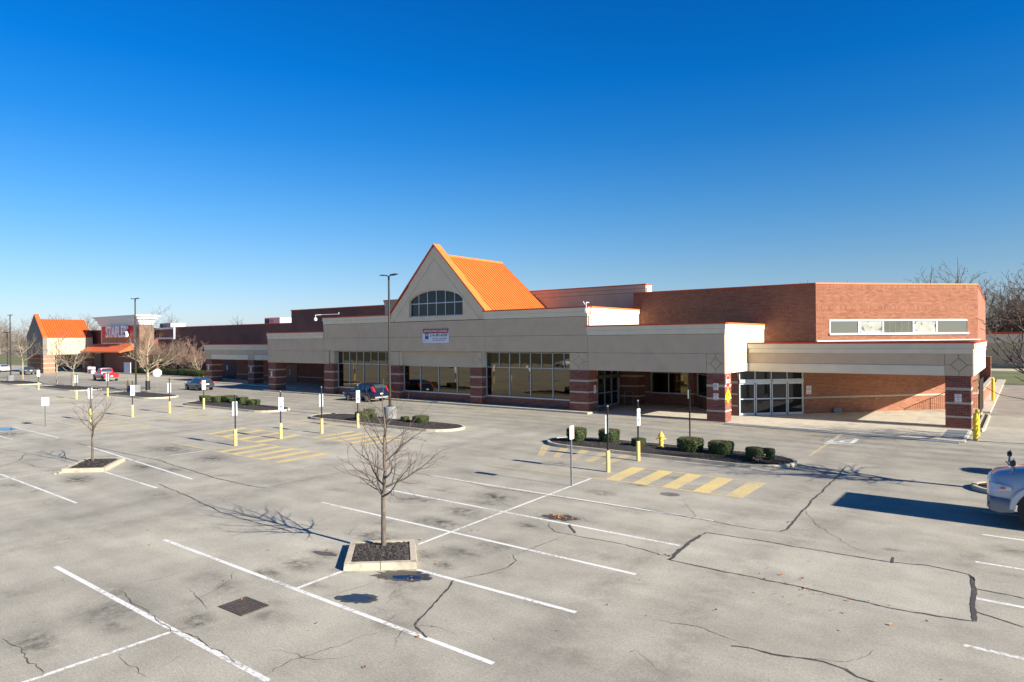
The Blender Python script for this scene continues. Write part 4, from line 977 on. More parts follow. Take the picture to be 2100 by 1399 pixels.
mb = MB(); mb.slab([(-42.62,13.22),(-42.4,13.48),(-42.18,13.22),(-42.4,13.40)], ry0, ry1+.03); mb.build('ridge_cap', ORANGE, rf)
# --- grey wall behind, stepped brick walls
bb('back_wall', TAN, -60.1,-26.55,53.35,54.2,5,9.62); bb('back_wall', TAN, -60.15,-26.45,53.3,54.3,9.64,9.97); bb('back_wall', TAN, -60.2,-26.4,53.25,54.35,9.99,10.26)
bb('coping', RED, -60.25,-26.35,53.2,54.4,10.26,10.36); bb('trim', CREAM, -26.395,-26.33,53.35,54.3,5,10.25)
# upper right brick storey
c0, c1, c2 = (-12.25,51.86), (-3.12,62.0), (-4.1,96.0)
mb = MB(); mb.prism([(-26.85,51.87),c0,(c1[0]+.0,c1[1]),c2,(-26.85,96)], 4.9, 9.40); mb.build('upper_storey', MORTAR, B)
SOL = [(8.95,9.30),(7.55,7.88)]
brick_face((-26.85,51.85),(-12.25,51.85), 5.0, 9.42, m=BR_R, soldier=[(9.12,9.42),(7.55,7.85)], backing=False)
LC = math.dist(c0,c1); dch = ((c1[0]-c0[0])/LC, (c1[1]-c0[1])/LC); nch = (dch[1], -dch[0])
off = lambda p, o: (p[0]+nch[0]*o, p[1]+nch[1]*o)
s_of = lambda X: (X-c0[0])/dch[0]
wa, wb = s_of(-11.53), s_of(-3.75)
brick_face(off(c0,.02), off(c1,.02), 5.0, 9.42, m=BR_R, soldier=[(9.12,9.42),(7.55,7.85)], holes=[(wa,wb,5.78,6.82)], backing=False)
mb = MB(); mb.quad((-4.09+.02,96,5.0),(-4.09+.02,96,9.4),(c1[0]+.02,c1[1],9.4),(c1[0]+.02,c1[1],5.0)); mb.build('side_wall', brick_tex_mat('rust_far_brick',(.33,.115,.060),(.28,.095,.050),(.40,.27,.19)), B)
def rail3(pts, z0, z1, o0, o1, m, name='coping'):
    for a, b in zip(pts, pts[1:]):
        d = Vector((b[0]-a[0], b[1]-a[1])).normalized(); n = Vector((d.y,-d.x)); mb = MB()
        P = [(a[0]+n.x*o0-d.x*.02,a[1]+n.y*o0-d.y*.02),(b[0]+n.x*o0+d.x*.02,b[1]+n.y*o0+d.y*.02),(b[0]+n.x*o1+d.x*.05,b[1]+n.y*o1+d.y*.05),(a[0]+n.x*o1-d.x*.05,a[1]+n.y*o1-d.y*.05)]
        mb.prism(P, z0, z1); mb.build(name, m, B)
rail3([(-26.85,51.85),c0], 9.42, 9.53, -.3, .07, RED); rail3([c0,c1], 9.42, 9.531, -.3, .07, ORANGE); rail3([c1,c2], 9.42, 9.532, -.3, .07, RED)  # chamfer run painted orange as a sunlit version of the red coping
# clerestory window on the chamfer
def CH(s, o, z): return (c0[0]+dch[0]*s+nch[0]*o, c0[1]+dch[1]*s+nch[1]*o, z)
def chbox(mb, s0, s1, o0, o1, z0, z1):
    P = [CH(s0,o0,z0),CH(s1,o0,z0),CH(s1,o1,z0),CH(s0,o1,z0),CH(s0,o0,z1),CH(s1,o0,z1),CH(s1,o1,z1),CH(s0,o1,z1)]
    mb.add(P, [(0,1,2,3),(7,6,5,4),(4,5,1,0),(5,6,2,1),(6,7,3,2),(7,4,0,3)])
mb = MB(); chbox(mb, wa-.02, wb+.06, 0,.13,5.72,5.86); chbox(mb, wa, wb, .0,.06,6.74,6.81); chbox(mb, wa, wa+.08, 0,.06,5.8,6.8)
edges = [1698.7,1760.6,1810.2,1872,1920.3,1983.3]
def s_at(u):                                             # pixel column -> distance along the chamfer wall
    r = ray(u, 670); t = (nch[0]*c0[0]+nch[1]*c0[1])/(nch[0]*r.x+nch[1]*r.y); return (t*r.x-c0[0])*dch[0]+(t*r.y-c0[1])*dch[1]
E_ = [s_at(u) for u in edges]
for e in E_[1:-1]: chbox(mb, e-.05, e+.05, 0, .06, 5.8, 6.78)
cw = mb.build('window', WFRAME, B)
BLIND = mat('blotchy_white_film',(.36,.36,.31),.35,.15,2,dirt=((.10,.14,.17),2.2,.56,.03)); STRIPE = mat('grey_screen',(.10,.105,.085),.15,.2,1)
for k in range(5):
    mb = MB(); a, b = E_[k]+.05, E_[k+1]-.05; mb.quad(CH(a,.012,5.85),CH(b,.012,5.85),CH(b,.012,6.75),CH(a,.012,6.75)); mb.build('pane', (GL_S,BLIND,STRIPE,BLIND,GL_S)[k], cw)
mb = MB()
for e in (.22,.42,.62,.84): s = E_[2]+(E_[3]-E_[2])*e; chbox(mb, s-.012, s+.012, .013,.02,5.87,6.74)
mb.build('muntin', mat('dull_bar',(.25,.24,.18)), cw)
rail3([off(c0,0), off(c1,0)], 5.26, 5.34, .0, .22, mat('white_flashing',(.66,.66,.66),.5), 'flashing'); rail3([(-16.0,51.85),c0], 5.2, 5.27, .0, .15, BLACK, 'flashing')
# --- recess under the right canopy
q0 = (-16.75,47.2)
brick_face(off((q0[0]+3.62,q0[1]+4.01),.0) if False else (-12.95,51.08), (-3.12,62.0), .06, 3.22, bands=[(1.15,1.27)], m=BR_R)
brick_face((-17.2,47.55),(-16.45,47.55), .0, 3.22, BANDS, m=BR_D)
dv = Vector((-12.98+16.42, 51.05-47.6)).normalized()
def DO(s, o, z): return (-16.42+dv.x*s+dv.y*o, 47.6+dv.y*s-dv.x*o, z)
def dbox(mb, s0, s1, o0, o1, z0, z1):
    P = [DO(s0,o0,z0),DO(s1,o0,z0),DO(s1,o1,z0),DO(s0,o1,z0),DO(s0,o0,z1),DO(s1,o0,z1),DO(s1,o1,z1),DO(s0,o1,z1)]
    mb.add(P, [(0,1,2,3),(7,6,5,4),(4,5,1,0),(5,6,2,1),(6,7,3,2),(7,4,0,3)])
DL = math.dist((-16.42,47.6),(-12.98,51.05))
mb = MB(); dbox(mb,0,DL,-.06,.0,.05,3.22); mb.build('door_recess', DARK, B)
mb = MB(); dbox(mb,0,.07,0,.1,.05,3.2); dbox(mb,DL-.10,DL,0,.1,.05,3.2); dbox(mb,0,DL,0,.16,2.36,2.62)
for k in (1,2,3): dbox(mb,DL*k/4-.035,DL*k/4+.035,0,.07,2.6,3.2)
dr = mb.build('entrance_frame', FRAME, B)
for k in range(4):
    a, b = DL*k/4+.03, DL*(k+1)/4-.03; mb = MB()
    dbox(mb,a,a+.06,.02,.09,.07,2.36); dbox(mb,b-.06,b,.02,.09,.07,2.36); dbox(mb,a,b,.02,.09,.07,.22); dbox(mb,a,b,.02,.09,1.18,1.26); dbox(mb,a,b,.02,.09,2.26,2.36)
    d_ = mb.build('door', mat('door_aluminium',(.60,.64,.66),.4,.04,metal=.2), dr) 
    for z0, z1 in ((.22,1.18),(1.26,2.26)): mb = MB(); mb.quad(DO(a+.06,.04,z0),DO(b-.06,.04,z0),DO(b-.06,.04,z1),DO(a+.06,.04,z1)); mb.build('pane', GL_D, dr)
    mb = MB(); mb.quad(DO(a+.02,.03,2.62),DO(b-.02,.03,2.62),DO(b-.02,.03,3.2),DO(a+.02,.03,3.2)); mb.build('pane', GL_D, dr)
mb = MB(); mb.tube(DO(DL*.5,.16,2.5),DO(DL*.5,.22,2.5),.05); mb.build('door_sensor', BLACK, dr)
# --- recess under the middle canopy
bb('recess_wall', DARK, -27.6,-20.5,52.15,52.3,.05,3.24)
brick_face((-26.0,52.1),(-21.6,52.1), .05, 3.24, bands=[(1.0,1.1)], m=BR_D, holes=[(.6,4.0,1.05,3.2)])
brick_face((-21.6,52.1),(-17.2,47.6), .05, 3.24, bands=[(1.0,1.1)], m=BR_D, holes=[(.9,5,1.05,3.2)])
brick_face((-28.0,51.0),(-26.2,51.0), .05, 3.24, BANDS, m=BR_D); brick_face((-26.2,51.0),(-26.0,52.1), .05, 3.24, BANDS, m=BR_D)
def window(X0, X1, z0, z1, Y, vb, hb=(), topv=(), gl=GL_B, w=.045, sill=True, parent=None):
    mb = MB(); d = .10
    mb.box(X0,X0+w*1.6,Y-d,Y,z0,z1); mb.box(X1-w,X1,Y-d,Y,z0,z1); mb.box(X0,X1,Y-d,Y,z1-w,z1)
    mb.box(X0-.02,X1+.02,Y-d-.10,Y,z0-.07,z0+.03)
    for x in vb: mb.box(x-w/2-.005,x+w/2+.005,Y-d,Y,z0,z1)
    for z in hb: mb.box(X0,X1,Y-d+.004,Y,z-w/2,z+w/2)
    for x in topv: mb.box(x-w/2,x+w/2,Y-d+.002,Y,hb[0],z1)
    wn_ = mb.build('window', FRAME, parent or B)
    xs_ = [X0]+list(vb)+[X1]; zs_ = [z0]+list(hb)+[z1]
    for j in range(len(zs_)-1):
        xx = sorted(set(xs_+(list(topv) if j == len(zs_)-2 else [])))
        for a, b in zip(xx, xx[1:]):
            q = MB(); t = rng.uniform(-.003,.003); q.quad((a+.02,Y-.03+t,zs_[j]+.02),(b-.02,Y-.03-t,zs_[j]+.02),(b-.02,Y-.03-t,zs_[j+1]-.02),(a+.02,Y-.03+t,zs_[j+1]-.02)); q.build('pane', gl, wn_)
    return wn_
window(-25.35,-22.05,1.05,3.2,52.05,(-23.75,),(2.72,), gl=glass_mat('amber_glass',(.16,.13,.06)))
mb = MB(); dv2 = Vector((-17.2+21.6, 47.6-52.1)).normalized()
def AW(s,o,z): return (-21.6+dv2.x*s+dv2.y*o*-1*-1, 52.1+dv2.y*s-dv2.x*o, z)
for s0, s1, z0, z1 in ((.9,.97,1.0,3.2),(.9,5.2,.98,1.08),(.9,5.2,2.7,2.75)):
    P = [AW(s0,.0,z0),AW(s1,.0,z0),AW(s1,.12,z0),AW(s0,.12,z0),AW(s0,.0,z1),AW(s1,.0,z1),AW(s1,.12,z1),AW(s0,.12,z1)]; mb.add(P, [(0,1,2,3),(7,6,5,4),(4,5,1,0),(5,6,2,1),(6,7,3,2),(7,4,0,3)])
aw2 = mb.build('window', FRAME, B); q = MB(); q.quad(AW(.95,.05,1.08),AW(5.2,.05,1.08),AW(5.2,.05,3.2),AW(.95,.05,3.2)); q.build('pane', GL_D, aw2)
# left doors of the recess (facing +X)
bb('door_recess', DARK, -27.95,-27.75,45.0,51.0,.04,3.24)
mb = MB()
for y in (47.0,48.15,49.3,50.4): mb.box(-27.75,-27.60,y-.05,y+.05,.05,3.22)
for y in (50.52,): mb.box(-27.75,-27.58,y-.02,y+.1,.05,2.3)
ed = mb.build('entrance_frame', FRAME, B)
mb = MB(); mb.box(-27.7,-27.45,46.9,50.5,2.36,2.66); mb.build('door_header', mat('olive_header',(.12,.14,.11),.5,.05), ed)
for a, b in ((47.05,48.1),(48.2,49.25),(49.35,50.35)):
    mb = MB(); mb.quad((-27.66,a,.1),(-27.66,b,.1),(-27.66,b,3.2),(-27.66,a,3.2)); mb.build('pane', GL_D, ed)
    [(lambda q: (q.box(-27.68,-27.6,a,b,*zz), q.build('door_rail', FRAME, ed)))(MB()) for zz in ((1.15,1.22),(.05,.2))]
mb = MB()
for y in (50.9,): 
    for x in (-26.95,-26.15): mb.tube((x,50.3,0),(x,50.3,1.15),.03); 
    mb.tube((-26.95,50.3,1.15),(-26.15,50.3,1.15),.03)
tag(mb.build('queue_rail', GREYM), 'bent steel pipe rail inside the dim middle entrance', 'rail')
# --- shop windows between the piers
xr = [onY(u, 723, 44.1)[0] for u in (1023.7,1045,1065.8,1087.8,1110.5,1133.5,1156.7)]
window(-36.9,-28.03,.86,4.53,44.18,(xr[1],xr[3],xr[5]),(3.27,),(xr[0],xr[2],xr[4],xr[6]))
xm = [onY(u, 751, 44.1)[0] for u in (862.3,899.5,937.4)]
window(-47.1,-38.2,.86,3.25,44.18,xm); bb('stucco_panel', BEIGE, -47.1,-38.2,43.85,44.2,3.26,4.57)
xl = [onY(u, 720, 44.1)[0] for u in (703.6,717.2,731.5,745.8,760.8,775.8,791.6)]
window(-57.0,-48.7,.86,4.53,44.18,(xl[1],xl[3],xl[5]),(3.27,),(xl[0],xl[2],xl[4],xl[6]))
for a, b in ((-36.9,-28.03),(-47.1,-38.2),(-57.0,-48.7)): brick_face((a,44.06),(b,44.06), .12, .79, m=BR_D)
for a in (-36.9,-47.1,-57.7): bb('reveal', CREAM, a, a+.04, 43.6, 44.2, 3.26, 4.57)
bb('stucco_panel', BEIGE, -57.7,-57.0,43.6,44.2,3.26,4.56)
# --- left block recess walls
brick_face((-92.0,53.0),(-58.5,53.0), .1, 3.26, bands=[(.85,.95)], m=BR_D)
brick_face((-66.4,50.5),(-64.8,50.5), .1, 3.26, BANDS, m=BR_D); bb('pier_core', MORTAR, -66.4,-64.8,50.51,53,.1,3.26); brick_face((-64.8,50.5),(-64.8,53), .1, 3.26, BANDS, m=BR_D)
bb('recess_wall', MORTAR, -58.6,-58.5,44.2,53,.1,3.26)
db = bb('door', mat('maroon_door',(.22,.075,.06),.5,.05), -80.3+.9,-78.3+.9,52.9,53.0,.12,2.5); bb('door_lite', WFRAME, -78.55,-78.45,52.85,52.9,1.1,1.9, parent=db)
bb('door', MATS['maroon_door'], -78.2+.8,-76.9,52.9,53.0,.12,2.5)
# --- long rear brick masses
bb('rear_wall', BR_T, -84.2,-60.0,57,90,0,10.0); bb('coping', RED, -84.3,-59.9,56.9,90,10.0,10.11)
bb('rear_wall', BR_T, -121.5,-84.2,57.02,90,0,8.2); bb('coping', RED, -121.5,-84.3,56.92,90,8.2,8.30)
bb('rear_roof', mat('grey_membrane',(.30,.30,.30),.8,.1,.5), -92,-60,53,57,4.9,5.0); bb('rear_wall', BR_T, -92.2,-68.9,53.02,57,0,4.95)
bb('end_trim', CREAM, -60.0,-59.93,57,58,6,10.0)
# small wall items
for X, Y, z0, z1, w in ((-78.9,48.28,1.55,2.1,.3),): pass
# low wing far behind at right
Wg = thing('rear_wing', 'low beige wing with dark red coping behind the side lot', 'building', (10,142,0))
bb('wall', mat('beige_wing',(.56,.42,.26),.9,.06), -8.5,70,141,160,0,4.25, parent=Wg); bb('cornice', mat('pale_wing_trim',(.70,.58,.42)), -8.6,70,140.8,141,4.25,5.75, parent=Wg)
bb('coping', RED, -8.7,70,140.6,160,5.75,6.1, parent=Wg); bb('base_shadow_gap', BLACK, -8.4,70,140.93,141,0,.12, parent=Wg); bb('wall_light', BLACK, 1.6,2.0,140.7,141,2.4,2.9, parent=Wg)
# low brick ramp wall + railing on the right side
Rw = thing('ramp_wall', 'low sunlit brick wall along the right side walk', 'wall', (-3.2,70,0))
mb = MB(); mb.box(-3.35,-3.05,62.6,88,0,1.05); mb.build('wall', MATS['rust_far_brick'], Rw); bb('cap', STONE, -3.38,-3.02,62.6,88,1.05,1.13, parent=Rw)
bb('wall', MATS['rust_far_brick'], -4.3,-3.3,88,89,0,3.3, parent=Rw)
Rl = thing('railing', 'tall thin baluster screen at the open end of the right canopy', 'railing', (-2.8,55,0))
for z_ in (2.42,.18): mb = MB(); mb.tube((-2.8,57.3,z_),(-2.8,62.0,z_),.03); mb.build('rail', BRONZE, Rl)
for k in range(36): mb = MB(); y = 57.3+k*.134; mb.tube((-2.8,y,.06),(-2.8,y,2.42),.016 if k%12 else .04, n=5); mb.build('baluster', BRONZE, Rl)

# ================================================================== rooftop units
def hvac(u0, u1, vt, Y, label):
    X0, Z = onY(u0, vt, Y); X1, _ = onY(u1, vt, Y); T = thing('rooftop_unit', label, 'air handler', ((X0+X1)/2,Y,0)); w = X1-X0
    bb('casing', mat('hvac_cream',(.60,.58,.50),.5,.06,1), X0,X1,Y,Y+3,Z-2.0,Z, parent=T); bb('lid', MATS['hvac_cream'], X0-.08,X1+.08,Y-.08,Y+3.1,Z,Z+.06, parent=T)
    bb('coil', BLACK, X0-.03,X0+w*.30,Y-.03,Y+.02,Z-1.8,Z-.15, parent=T); bb('louvre', mat('louvre_grey',(.33,.32,.27)), X0+w*.36,X0+w*.58,Y-.02,Y+.02,Z-1.8,Z-.3, parent=T)
    for k in range(5): bb('slat', MATS['hvac_cream'], X0+w*.37,X0+w*.57,Y-.05,Y-.02,Z-1.7+k*.28,Z-1.62+k*.28, parent=T)
hvac(543,574,653,70,'cream rooftop unit above the long brick parapet, right one'); hvac(328,350,664,66,'cream rooftop unit near the white framed wall board')
X, Z = onY(364,661,70); vp = MB(); vp.tube((X,70,7),(X,70,Z),.10); vp.tube((X,70,Z),(X,70,Z+.25),.25,.1); tag(vp.build('roof_vent', GREYM), 'small vent pipe above the long brick parapet', 'vent')

# ================================================================== sign tower store
S = thing('store_building', 'store with white corniced red sign tower and orange awning', 'building', (-123,54,0))
XA, XB, YS = -141.6, -125.3, 53.8
XA = onY(205, 690, YS)[0]; XB = onY(286, 690, YS)[0]; zt = onY(284,646,YS)[1]; zb = onY(278,703,YS)[1]; zc = onY(284,660,YS)[1]
TBR = brick_tex_mat('tower_brick',(.22,.125,.085),(.18,.10,.072),(.26,.20,.15)); WST = mat('white_stucco',(.68,.67,.66),.8,.04)
bb('tower', mat('tower_panel',(.16,.08,.065),.9,.05), XA+.4,XB-.3,YS+.3,YS+2,0,zt-.6, parent=S); bb('column', TBR, XB-1.9,XB,YS+.0,YS+2.5,0,zc-.5, parent=S); bb('column', TBR, XA-2.2,XA-.0,YS+1.5,YS+6,0,zc-1.2, parent=S); bb('column', CREAM, XA-1.0,XA-.55,YS+1.4,YS+1.5,0,zc-1.2, parent=S)
for k, (o, z0, z1) in enumerate(((.15,zc-.5,zc-.1),(.35,zc-.1,zc+.5),(.7,zc+.5,zc+.95),(1.0,zc+.95,zt))): bb('cornice', WST, XA+.2-o, XB+o, YS-o, YS+2.2+o, z0, z1, parent=S)
SX0 = onY(211,680,YS)[0]; SX1 = onY(277,680,YS)[0]
bb('sign_board', mat('board_red',(.66,.030,.010),.55,.05), SX0,SX1,YS-.1,YS+.3,zb,zc-.5, parent=S)
bb('sign_board', mat('board_tan',(.34,.15,.07),.7,.05), SX0+.3,SX1-.2,YS-.12,YS-.1,zb+.1,zb+.95, parent=S)
for a in ((SX0-.3,SX1+.3,zb-.45,zb),(SX0-.3,SX1+.3,zc-.6,zc-.4),(SX0-.3,SX0,zb,zc-.6),(SX1,SX1+.3,zb,zc-.6)): bb('sign_frame', WST, a[0],a[1],YS-.2,YS+.2,a[2],a[3], parent=S)
def text(body, size, m, loc, rot, ext=0.0, name='lettering', parent=None, sx=1.0, bold=0.0, align='CENTER'):
    cu = bpy.data.curves.new(name, 'FONT'); cu.body = body; cu.size = size; cu.extrude = ext; cu.offset = bold; cu.align_x = align; cu.align_y = 'CENTER'; cu.resolution_u = 3
    tmp = bpy.data.objects.new('tmp', cu); col.objects.link(tmp); bpy.context.view_layer.update()
    me = bpy.data.meshes.new_from_object(tmp.evaluated_get(bpy.context.evaluated_depsgraph_get())); me.name = name; bpy.data.objects.remove(tmp)
    me.materials.clear(); me.materials.append(m); o = link(name, me, parent)
    o.location = Vector(loc)-parent_loc(parent); o.rotation_euler = rot; o.scale = (sx,1,1); return o
FR = (math.pi/2,0,0)
cx_ = (onY(225,682,YS)[0]+onY(267,682,YS)[0])/2; wz = onY(246,682,YS)[1]; lw = onY(267,682,YS)[0]-onY(225,682,YS)[0]
st = text('STAPLES', 2.9, mat('letter_white',(.86,.84,.86),.5), (cx_,YS-.5,wz), FR, .22, 'raised_letters', S, 1, .05); bpy.context.view_layer.update(); st.scale = (lw/max(.1,st.dimensions.x),1,1)
mb = MB()
az = onY(240,707,YS)[1]
mb.slabx([(YS-.1,az+.2),(YS-2.6,az-1.25),(YS-2.6,az-1.45),(YS-.1,az-.9)], XA-2.6, XB-1.9); mb.build('awning', mat('awning_orange',(.66,.13,.03),.6,.05), S)
bb('soffit_wall', mat('tan_store',(.30,.19,.10),.8,.1), XA,XB-1.9,YS+1.8,YS+2,0,az, parent=S)
w_ = window(XA+4,XB-4,.4,3.2,YS+1.7,[XA+4+k*2 for k in range(1,4)],(2.4,), gl=mat('store_glass',(.10,.14,.15),.1,.4,.6,spec=.8), parent=S)
bb('door_frame', REDS, XA+2.8,XA+3.5,YS+1.6,YS+1.8,0,3.2, parent=S); bb('column', mat('dark_brick_col',(.09,.07,.065),.8,.1), XA-2.2,XA+.9,YS-.2,YS+1.2,0,az-1.6, parent=S); bb('column_cap', WST, XA-2.3,XA+1,YS-.3,YS+1.3,az-1.6,az-.9, parent=S)
bb('wall_board', mat('board_maroon',(.13,.035,.035),.6,.1), onY(297,684,56.8)[0],onY(357,684,56.8)[0],56.75,57,onY(357,692,56.8)[1],onY(357,675,56.8)[1], parent=S)
x0_, x1_, z0_, z1_ = onY(297,684,56.8)[0],onY(357,684,56.8)[0],onY(357,692,56.8)[1],onY(357,675,56.8)[1]
for a in ((x0_-.2,x1_+.2,z0_-.3,z0_),(x0_-.2,x1_+.2,z1_,z1_+.3),(x0_-.2,x0_,z0_,z1_),(x1_,x1_+.2,z0_,z1_)): bb('board_frame', WST, a[0],a[1],56.65,57,a[2],a[3], parent=S)
bb('base_wall', BR_T, -175,XA-2,YS+2,80,0,5.4, parent=S); bb('upper_wall', mat('maroon_metal',(.22,.04,.03),.5,.05), XA-9,XA-2.2,YS+1,80,0,onY(195,677,YS)[1], parent=S)
bb('rear_roof', BR_T, XB,-121.4,57.05,80,0,8.15, parent=S)
# white notice board, bollards by its door
nb = onY(262,762,52.3); tag(bb('notice_board', mat('lavender_white',(.60,.60,.68)), nb[0]-1.4,nb[0]+1.4,52.2,52.3,.2,2.2, parent=None) if False else (lambda mb: (mb.box(nb[0]-1.3,nb[0]+1.3,52.2,52.3,.25,2.1), mb.build('notice_board', mat('lavender_white',(.60,.60,.68)), None))[1])(MB()), 'pale lavender notice board by the sign tower entrance', 'notice board')
for i, u in enumerate((184,191)):
    X, Z = onY(u, 765, 50.5); T = thing('crash_bollard', ['white crash bollard with orange bands, left one','white crash bollard with orange bands, next to the red pickup'][i], 'bollard', (X,50.5,0), 0, 'banded bollards by the sign tower')
    mb = MB(); mb.lathe([(.38,0),(.38,1.15),(.3,1.2)], X, 50.5, 12); mb.build('post', WST, T); mb = MB(); mb.lathe([(.39,.55),(.39,.75)], X, 50.5, 12); mb.build('band', REDS, T)

# orange roofed pavilion
Pv = thing('drive_through_pavilion', 'open pavilion with steep orange metal roof and cream beam', 'pavilion', (-150,50,0))
PX, PY = -146.2, 45.6
def onX(u, v, X): d = ray(u, v); t = X/d.x; return (t*d.y, H+t*d.z)
y1p = onX(190,692,PX)[0]; zE = onX(90,692.5,PX)[1]; zA = 11.0; hw = 4.3; XL = PX-2*hw; zBm = onX(91,728,PX)[1]; CXp = PX-hw
bb('beam', mat('pavilion_cream',(.56,.47,.33),.9,.05), PX-.3,PX,PY+.62,y1p,zBm,zE, parent=Pv); bb('beam', TAN, XL,XL+.3,PY+.62,y1p,zBm,zE, parent=Pv)
bb('ceiling', DARK, XL+.3,PX-.3,PY+.62,y1p,zBm+.3,zBm+.5, parent=Pv)
mb = MB(); mb.slab([(XL,zBm),(PX,zBm),(PX,zE),(CXp,zA),(XL,zE)], PY-.05, PY+.6); mb.build('gable_wall', mat('grey_gable',(.20,.19,.165),.9,.05), Pv)
mb = MB(); mb.slab([(CXp,zA),(PX+.1,zE-.05),(PX+.1,zE+.2),(CXp,zA+.28),(XL-.1,zE+.2),(XL-.1,zE-.05)], PY-.1, PY+.62); mb.build('rake_coping', ORANGE2, Pv)
rfp = bb('roof', DARK, CXp-.1,CXp+.1,PY+.7,y1p,zE,zA-1.1, parent=Pv)
for sx in (-1,1):
    nP = 18; w = (y1p-.0-PY-.6)/nP; a = Vector((CXp,0,zA-.75)); b = Vector((CXp+sx*(hw+.12),0,zE)); sl = (b-a).normalized(); nrm = Vector((abs(sl.z)*sx,0,abs(sl.x)))
    for k in range(nP):
        mb = MB(); y0 = PY+.6+k*w; y1 = y0+w
        for (ya, yb, o) in ((y0,y1-.10,0.0),(y1-.12,y1,.14)):
            P = []
            for pnt in (a,b):
                for yy in (ya,yb):
                    for oo in (-.04, o): q = pnt+nrm*oo; P.append((q.x, yy, q.z))
            mb.add(P, [(1,3,7,5),(0,4,6,2),(0,1,5,4),(2,6,7,3),(0,2,3,1),(4,5,7,6)])
        mb.build('roof_panel', ORANGE2, rfp)
PBR = brick_tex_mat('pavilion_brick',(.36,.17,.11),(.30,.14,.09),(.40,.30,.22))
for (x, y) in ((PX-1.1,PY),(XL-.0,PY),(PX-1.1,y1p-1.5)):
    bb('column', PBR, x, x+1.1 if x > XL+.5 else x+1.3, y, y+1.9, 0, zBm, parent=Pv)
    for z in (.9,1.8,2.6): bb('stone_band', STONE, x-.03, (x+1.1 if x > XL+.5 else x+1.3)+.03, y-.03, y+1.93, z, z+.14, parent=Pv)

# ================================================================== lamp posts
def lamp(x, y, h, label, base_r=.46, base_h=.85, head=True, z=.15):
    T = thing('lamp_post', label, 'lamp post', (x,y,z), 0, 'bronze lamp posts of the lot'); L_ = lambda mb, n, m: mb.build(n, m, T, world=False, smooth=True)
    mb = MB(); mb.lathe([(base_r,-.1),(base_r,base_h-.05),(base_r-.05,base_h)], n=18); L_(mb, 'concrete_base', mat('grey_concrete_base',(.21,.215,.22),.9,.15,3,.3,30))
    mb = MB(); mb.box(-.14,.14,-.14,.14,base_h,base_h+.06); mb.tube((0,0,base_h),(0,0,h),.095,.065,10); L_(mb, 'pole', BRONZE)
    for sx in (-1,1):
        mb = MB(); mb.tube((sx*.05,0,h-.02),(sx*.30,0,h+.04),.035,.03,6); L_(mb, 'arm', BRONZE)
        mb = MB(); mb.add([(sx*.28,-.17,h+.0),(sx*.82,-.15,h+.06),(sx*.82,.15,h+.06),(sx*.28,.17,h+.0),(sx*.28,-.15,h+.09),(sx*.80,-.12,h+.12),(sx*.80,.12,h+.12),(sx*.28,.15,h+.09)],
              [(0,1,2,3),(7,6,5,4),(0,4,5,1),(1,5,6,2),(2,6,7,3),(3,7,4,0)]); L_(mb, 'lamp_head', BRONZE)
    return T
x, y = G(800,857,.2); lamp(x, y, onY(797,566,y)[1]-.15, 'tall bronze twin headed lamp post before the gable, on a grey drum base')
x, y = G(279,804,.2); lamp(x, y, onY(274,614,y)[1]-.15, 'twin headed lamp post before the sign tower')
x, y = G(22,781,.2); lamp(x, y, onY(22,647,y)[1]-.15, 'twin headed lamp post at the left edge by the pavilion')
mb = MB(); X = onY(8,682,60)[0]; mb.tube((X,60,0),(X,60,onY(8,682,60)[1]),.2); 
lp = onY(12,682,60); far = thing('lamp_post','distant wooden lamp arm left of the pavilion','lamp post',(lp[0],60,0)); mb = MB(); mb.tube((lp[0]+1,60,0),(lp[0]+1,60,lp[1]),.13); mb.build('pole', BRONZE, far); mb = MB(); mb.box(lp[0]-1.6,lp[0]+4,59.8,60.2,lp[1]-.05,lp[1]+.2); mb.build('arm', mat('brown_wood',(.20,.11,.06)), far)

# ================================================================== signs on bollard posts
def icon(mb, x, y, z, s, side):                           # wheelchair symbol in the YZ plane, facing side*X
    n = 10
    for i in range(n):
        a0, a1 = -.4+3.9*i/n+2.6, -.4+3.9*(i+1)/n+2.6
        P = [(x, y+side*s*r*math.cos(a), z-s*.12+s*r*math.sin(a)) for r, a in ((.30,a0),(.30,a1),(.22,a1),(.22,a0))]; mb.add(P, [(0,1,2,3)])
    for (a, b, w) in (((0,.33),(0,-.02),.05),((0,-.02),(.2,-.02),.045),((.2,-.02),(.28,-.3),.045),((0,.14),(.16,.14),.035)):
        p, q = Vector((a[0],a[1])), Vector((b[0],b[1])); d = (q-p).normalized(); m_ = Vector((-d.y,d.x))*w
        mb.add([(x, y+side*s*t.x, z+s*t.y) for t in (p-m_,q-m_,q+m_,p+m_)], [(0,1,2,3)])
    mb.add([(x, y+side*s*(.0+.07*math.cos(t)), z+s*(.42+.07*math.sin(t))) for t in [k*6.283/8 for k in range(8)]], [tuple(range(8))])
